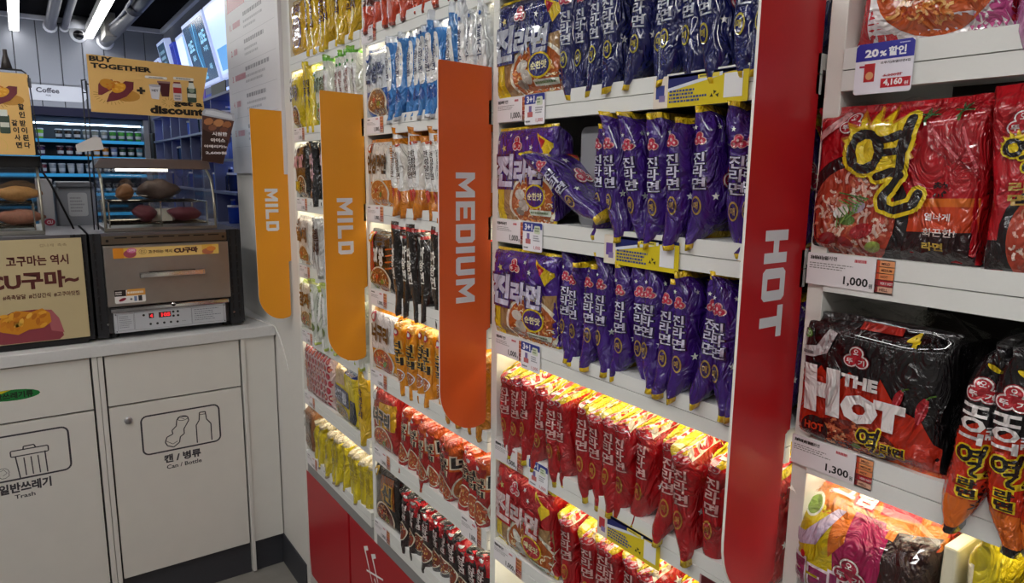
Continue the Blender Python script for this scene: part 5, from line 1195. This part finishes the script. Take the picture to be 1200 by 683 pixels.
# menu boards leaning out from the right wall
def menu(y0, y1, z0, z1, lean, col, label, art=None, rim='#a4b2d8', mt='screen', rimmt='glow'):
    wd, ht = y1 - y0, z1 - z0
    r = obj('menu_board', MB().box((0, 0, 0), (wd, .045, ht), H(rim)).mesh('menu_board', rimmt), None, (.945, y1, z0), (R(lean), 0, R(-90)), label, 'menu board', bevel=.002)
    a = Art(); a.rect(.02, .02, wd - .02, ht - .02, col, 1)
    if art: art(a, wd, ht)
    obj('screen', a.flat(MB(), 0, .001).mesh('screen', mt), r)
def m_main(a, w, h):
    for k in range(7): a.line([(w * (.36 + .04 * k), h * .9), (w * (.44 + .02 * k), h * .1)], .006, '#3f84b8', 2)
    a.line([(w * .5, h * .92), (w * .42, h * .5), (w * .52, h * .12)], .012, '#6ab0d8', 3)
    a.text('23도', w * .1, h * .55, w * .34, h * .72, '#8ac0e0', 3, .05); a.text('23도', w * .66, h * .58, w * .92, h * .76, '#8ac0e0', 3, .05)
    a.text('음료', w * .16, h * .42, w * .3, h * .5, '#8ac0e0', 3); a.text('커피', w * .7, h * .46, w * .88, h * .54, '#8ac0e0', 3); a.text('시음', w * .74, h * .2, w * .86, h * .28, '#8ac0e0', 3)
    a.scribble(w * .38, h * .08, w * .6, h * .2, 2, '#6ab0d8', 3)
menu(4.10, 4.66, 2.09, 2.455, 13, '#0e3a5c', 'large navy lit menu board with pale blue lettering', m_main)
menu(3.45, 4.06, 2.09, 2.455, 13, '#b8d4f4', 'bright pale blue menu board partly hidden by the recipe panel', lambda a, w, h: a.rect(w * .1, h * .1, w * .8, h * .4, '#5a9ad8', 2))
menu(4.70, 5.02, 2.12, 2.44, 10, '#d4e2fa', 'bright white menu board left of the large navy one', lambda a, w, h: a.rect(w * .72, h * .05, w * .95, h * .95, '#8ab0e8', 2))
menu(5.16, 5.30, 2.18, 2.44, 10, '#1c2a8a', 'narrow royal blue lit board on the right wall', None, '#2a3a9a')
menu(5.42, 5.72, 2.22, 2.50, 12, '#2a4258', 'small white framed dark menu board on the right wall', lambda a, w, h: a.scribble(w * .2, h * .4, w * .8, h * .8, 3, '#6a8aa0', 2))
menu(5.82, 6.05, 2.24, 2.42, 12, '#3a2858', 'tiny purple lit board nearest the far corner', lambda a, w, h: a.rect(w * .2, h * .2, w * .7, h * .5, '#a8b4e0', 2))
# lit shelving below the boards
SH = empty('bar_shelf', (1.0, 4.6, 0), 'blue lit shelving along the right wall behind the counter', 'shelf unit')
so = (-1.0, -4.6, 0); G = lambda n, a, b, c, m, **k: box(n, a, b, c, m, SH, loc=so, **k)
for k, (y0_, y1_) in enumerate(zip((3.3, 3.75, 4.02, 4.3, 4.6, 4.9, 5.2), (3.75, 4.02, 4.3, 4.6, 4.9, 5.2, 5.55))):
    for q, (z0_, z1_) in enumerate(((1.0, 1.5), (1.5, 1.655), (1.655, 1.8), (1.8, 2.06))):
        G('back_panel', (.985, y0_, z0_), (.995, y1_, z1_), H(('#28347a', '#5070e0', '#b8ccfa', '#2c3c8a', '#88a4f4')[(k * 3 + q * 2) % 5]), 'screen')  # glowing bright and dark cell colours imitate the blue shelf lighting
for z in (1.02, 1.34, 1.5, 1.655, 1.80, 1.96): G('shelf', (.80, 3.3, z - .012), (.985, 5.55, z), H('#6a7090'), 'paint')
for y in (3.3, 3.75, 4.02, 4.3, 4.6, 4.9, 5.2, 5.53): G('divider', (.81, y, 1.02), (.985, y + .018, 1.96), H('#5a6080'), 'paint')
for z in (1.64, 1.945): G('light_bar', (.965, 3.32, z - .004), (.975, 5.5, z), (.45, .55, 1), 'cool')
G('base_cupboard', (.80, 3.3, 0), (.985, 5.55, 1.33), H('#22252e'), 'paint')
BT = {}
rg = random.Random(12); cnt = 0
for z, zn in ((1.655, 'third'), (1.5, 'fourth'), (1.34, 'lowest'), (1.80, 'second')):
    y = 3.62; k = 0
    while y < 5.15:
        c = rg.choice(('#16204a', '#101828', '#2a4ab0', '#5a7ae0', '#1c1c24', '#8aa0e0', '#3a5a8a'))
        if all(abs(y - d - .01) > .04 for d in (3.75, 4.02, 4.3, 4.6, 4.9, 5.2)):
            s = rg.choice((0, 1))
            if (c, s) not in BT:
                BT[(c, s)] = (MB().lathe([(.026, 0), (.027, .07), (.012, .088), (.01, .108)] if s else [(.03, 0), (.032, .075), (.033, .08)], H(c), n=12).mesh('bottle', 'plate', True),
                              MB().lathe([(.0115, .108), (.0115, .118)] if s else [(.035, .08), (.034, .09)], H('#c8ccd8'), n=12).mesh('cap', 'plate', True))
            b, l = BT[(c, s)]; nme = {'#16204a': 'navy', '#101828': 'black', '#2a4ab0': 'blue', '#5a7ae0': 'light blue', '#1c1c24': 'charcoal', '#8aa0e0': 'pale', '#3a5a8a': 'slate blue'}[c]
            o = obj('bottle' if s else 'jar', b, None, (.87 + rg.uniform(-.02, .02), y, z), (0, 0, 0), '%s %s, %s from the near end on the %s blue lit shelf' % (nme, 'bottle' if s else 'jar', ORD[min(k, 19)], zn), 'bottle' if s else 'jar', 'bottles and jars on the blue lit shelving')
            obj('cap' if s else 'lid', l, o); k += 1
        y += .085
# small lit labels under the boards
box('shelf_sign', (.93, 4.45, 2.0), (.935, 4.6, 2.07), H('#3a1a6a'), 'glow', label='small violet lit label under the large navy board', cat='label')
r = box('shelf_sign', (.93, 3.95, 2.0), (.935, 4.28, 2.075), H('#3a3a2a'), 'paint', label='small dark label with pale text near the recipe panel', cat='label')
# coffee machine and neighbours
r = empty('coffee_machine', (.165, 3.3, 1.012), 'pale grey machine with paper notice between the warmers', 'machine')
o = (-.165, -3.3, -1.012)
box('body', (.105, 3.3, 1.012), (.245, 3.55, 1.535), H('#8f939c'), 'paint', r, bevel=.012, loc=o)
box('lid', (.112, 3.285, 1.525), (.24, 3.5, 1.548), H('#6a6d76'), 'paint', r, bevel=.006, loc=o)
a = Art(); a.rr(.148, 1.41, .215, 1.505, .01, '#c4c7cc', 1); a.scribble(.155, 1.425, .208, 1.49, 5, '#9a9ca4', 2, 3, .5); a.rect(.125, 1.34, .235, 1.372, '#3a3c44', 1)
for k in range(4): a.rect(.135 + k * .025, 1.35, .15 + k * .025, 1.364, '#b0b4bc', 2)
obj('paper_notice', a.flat(MB(), 3.3, .0005).mesh('paper_notice', 'paper'), r, loc=o)
r = box('paper_box', (.045, 3.28, 1.20), (.1, 3.32, 1.56), H('#c9cad0'), 'card', label='white upright board with red mark left of the grey machine', cat='board', bevel=.003)
a = Art(); a.ell(.08, 1.39, .018, .014, '#c0405a', 1); a.text('CU', .07, 1.383, .09, 1.397, '#f0e0e4', 2, .05); obj('printed_artwork', a.flat(MB(), 3.28, .0005).mesh('printed_artwork', 'card'), r)
box('board_foot', (.035, 3.24, 1.012), (.11, 3.4, 1.2), H('#b4b6bc'), 'paint', label='pale plastic stand under the white upright board', cat='stand', bevel=.004)
r = empty('dark_machine', (.92, 5.6, 1.5), 'black appliance with grey screen by the right wall', 'machine')
box('body', (-.12, 0, 0), (.07, .3, .36), H('#101114'), 'dark', r, bevel=.006)
box('screen', (-.05, -.004, .2), (.04, 0, .3), H('#6a7078'), 'paint', r)
box('back_counter', (.80, 5.58, 0), (.985, 5.95, 1.49), H('#5a5e6a'), 'paint', label='grey back counter carrying the black appliance', cat='counter', bevel=.003)
box('side_counter', (.70, 3.55, 0), (.79, 4.6, 1.33), H('#26282e'), 'dark', label='dark low cupboard front below the blue lit shelving', cat='cupboard', bevel=.003)
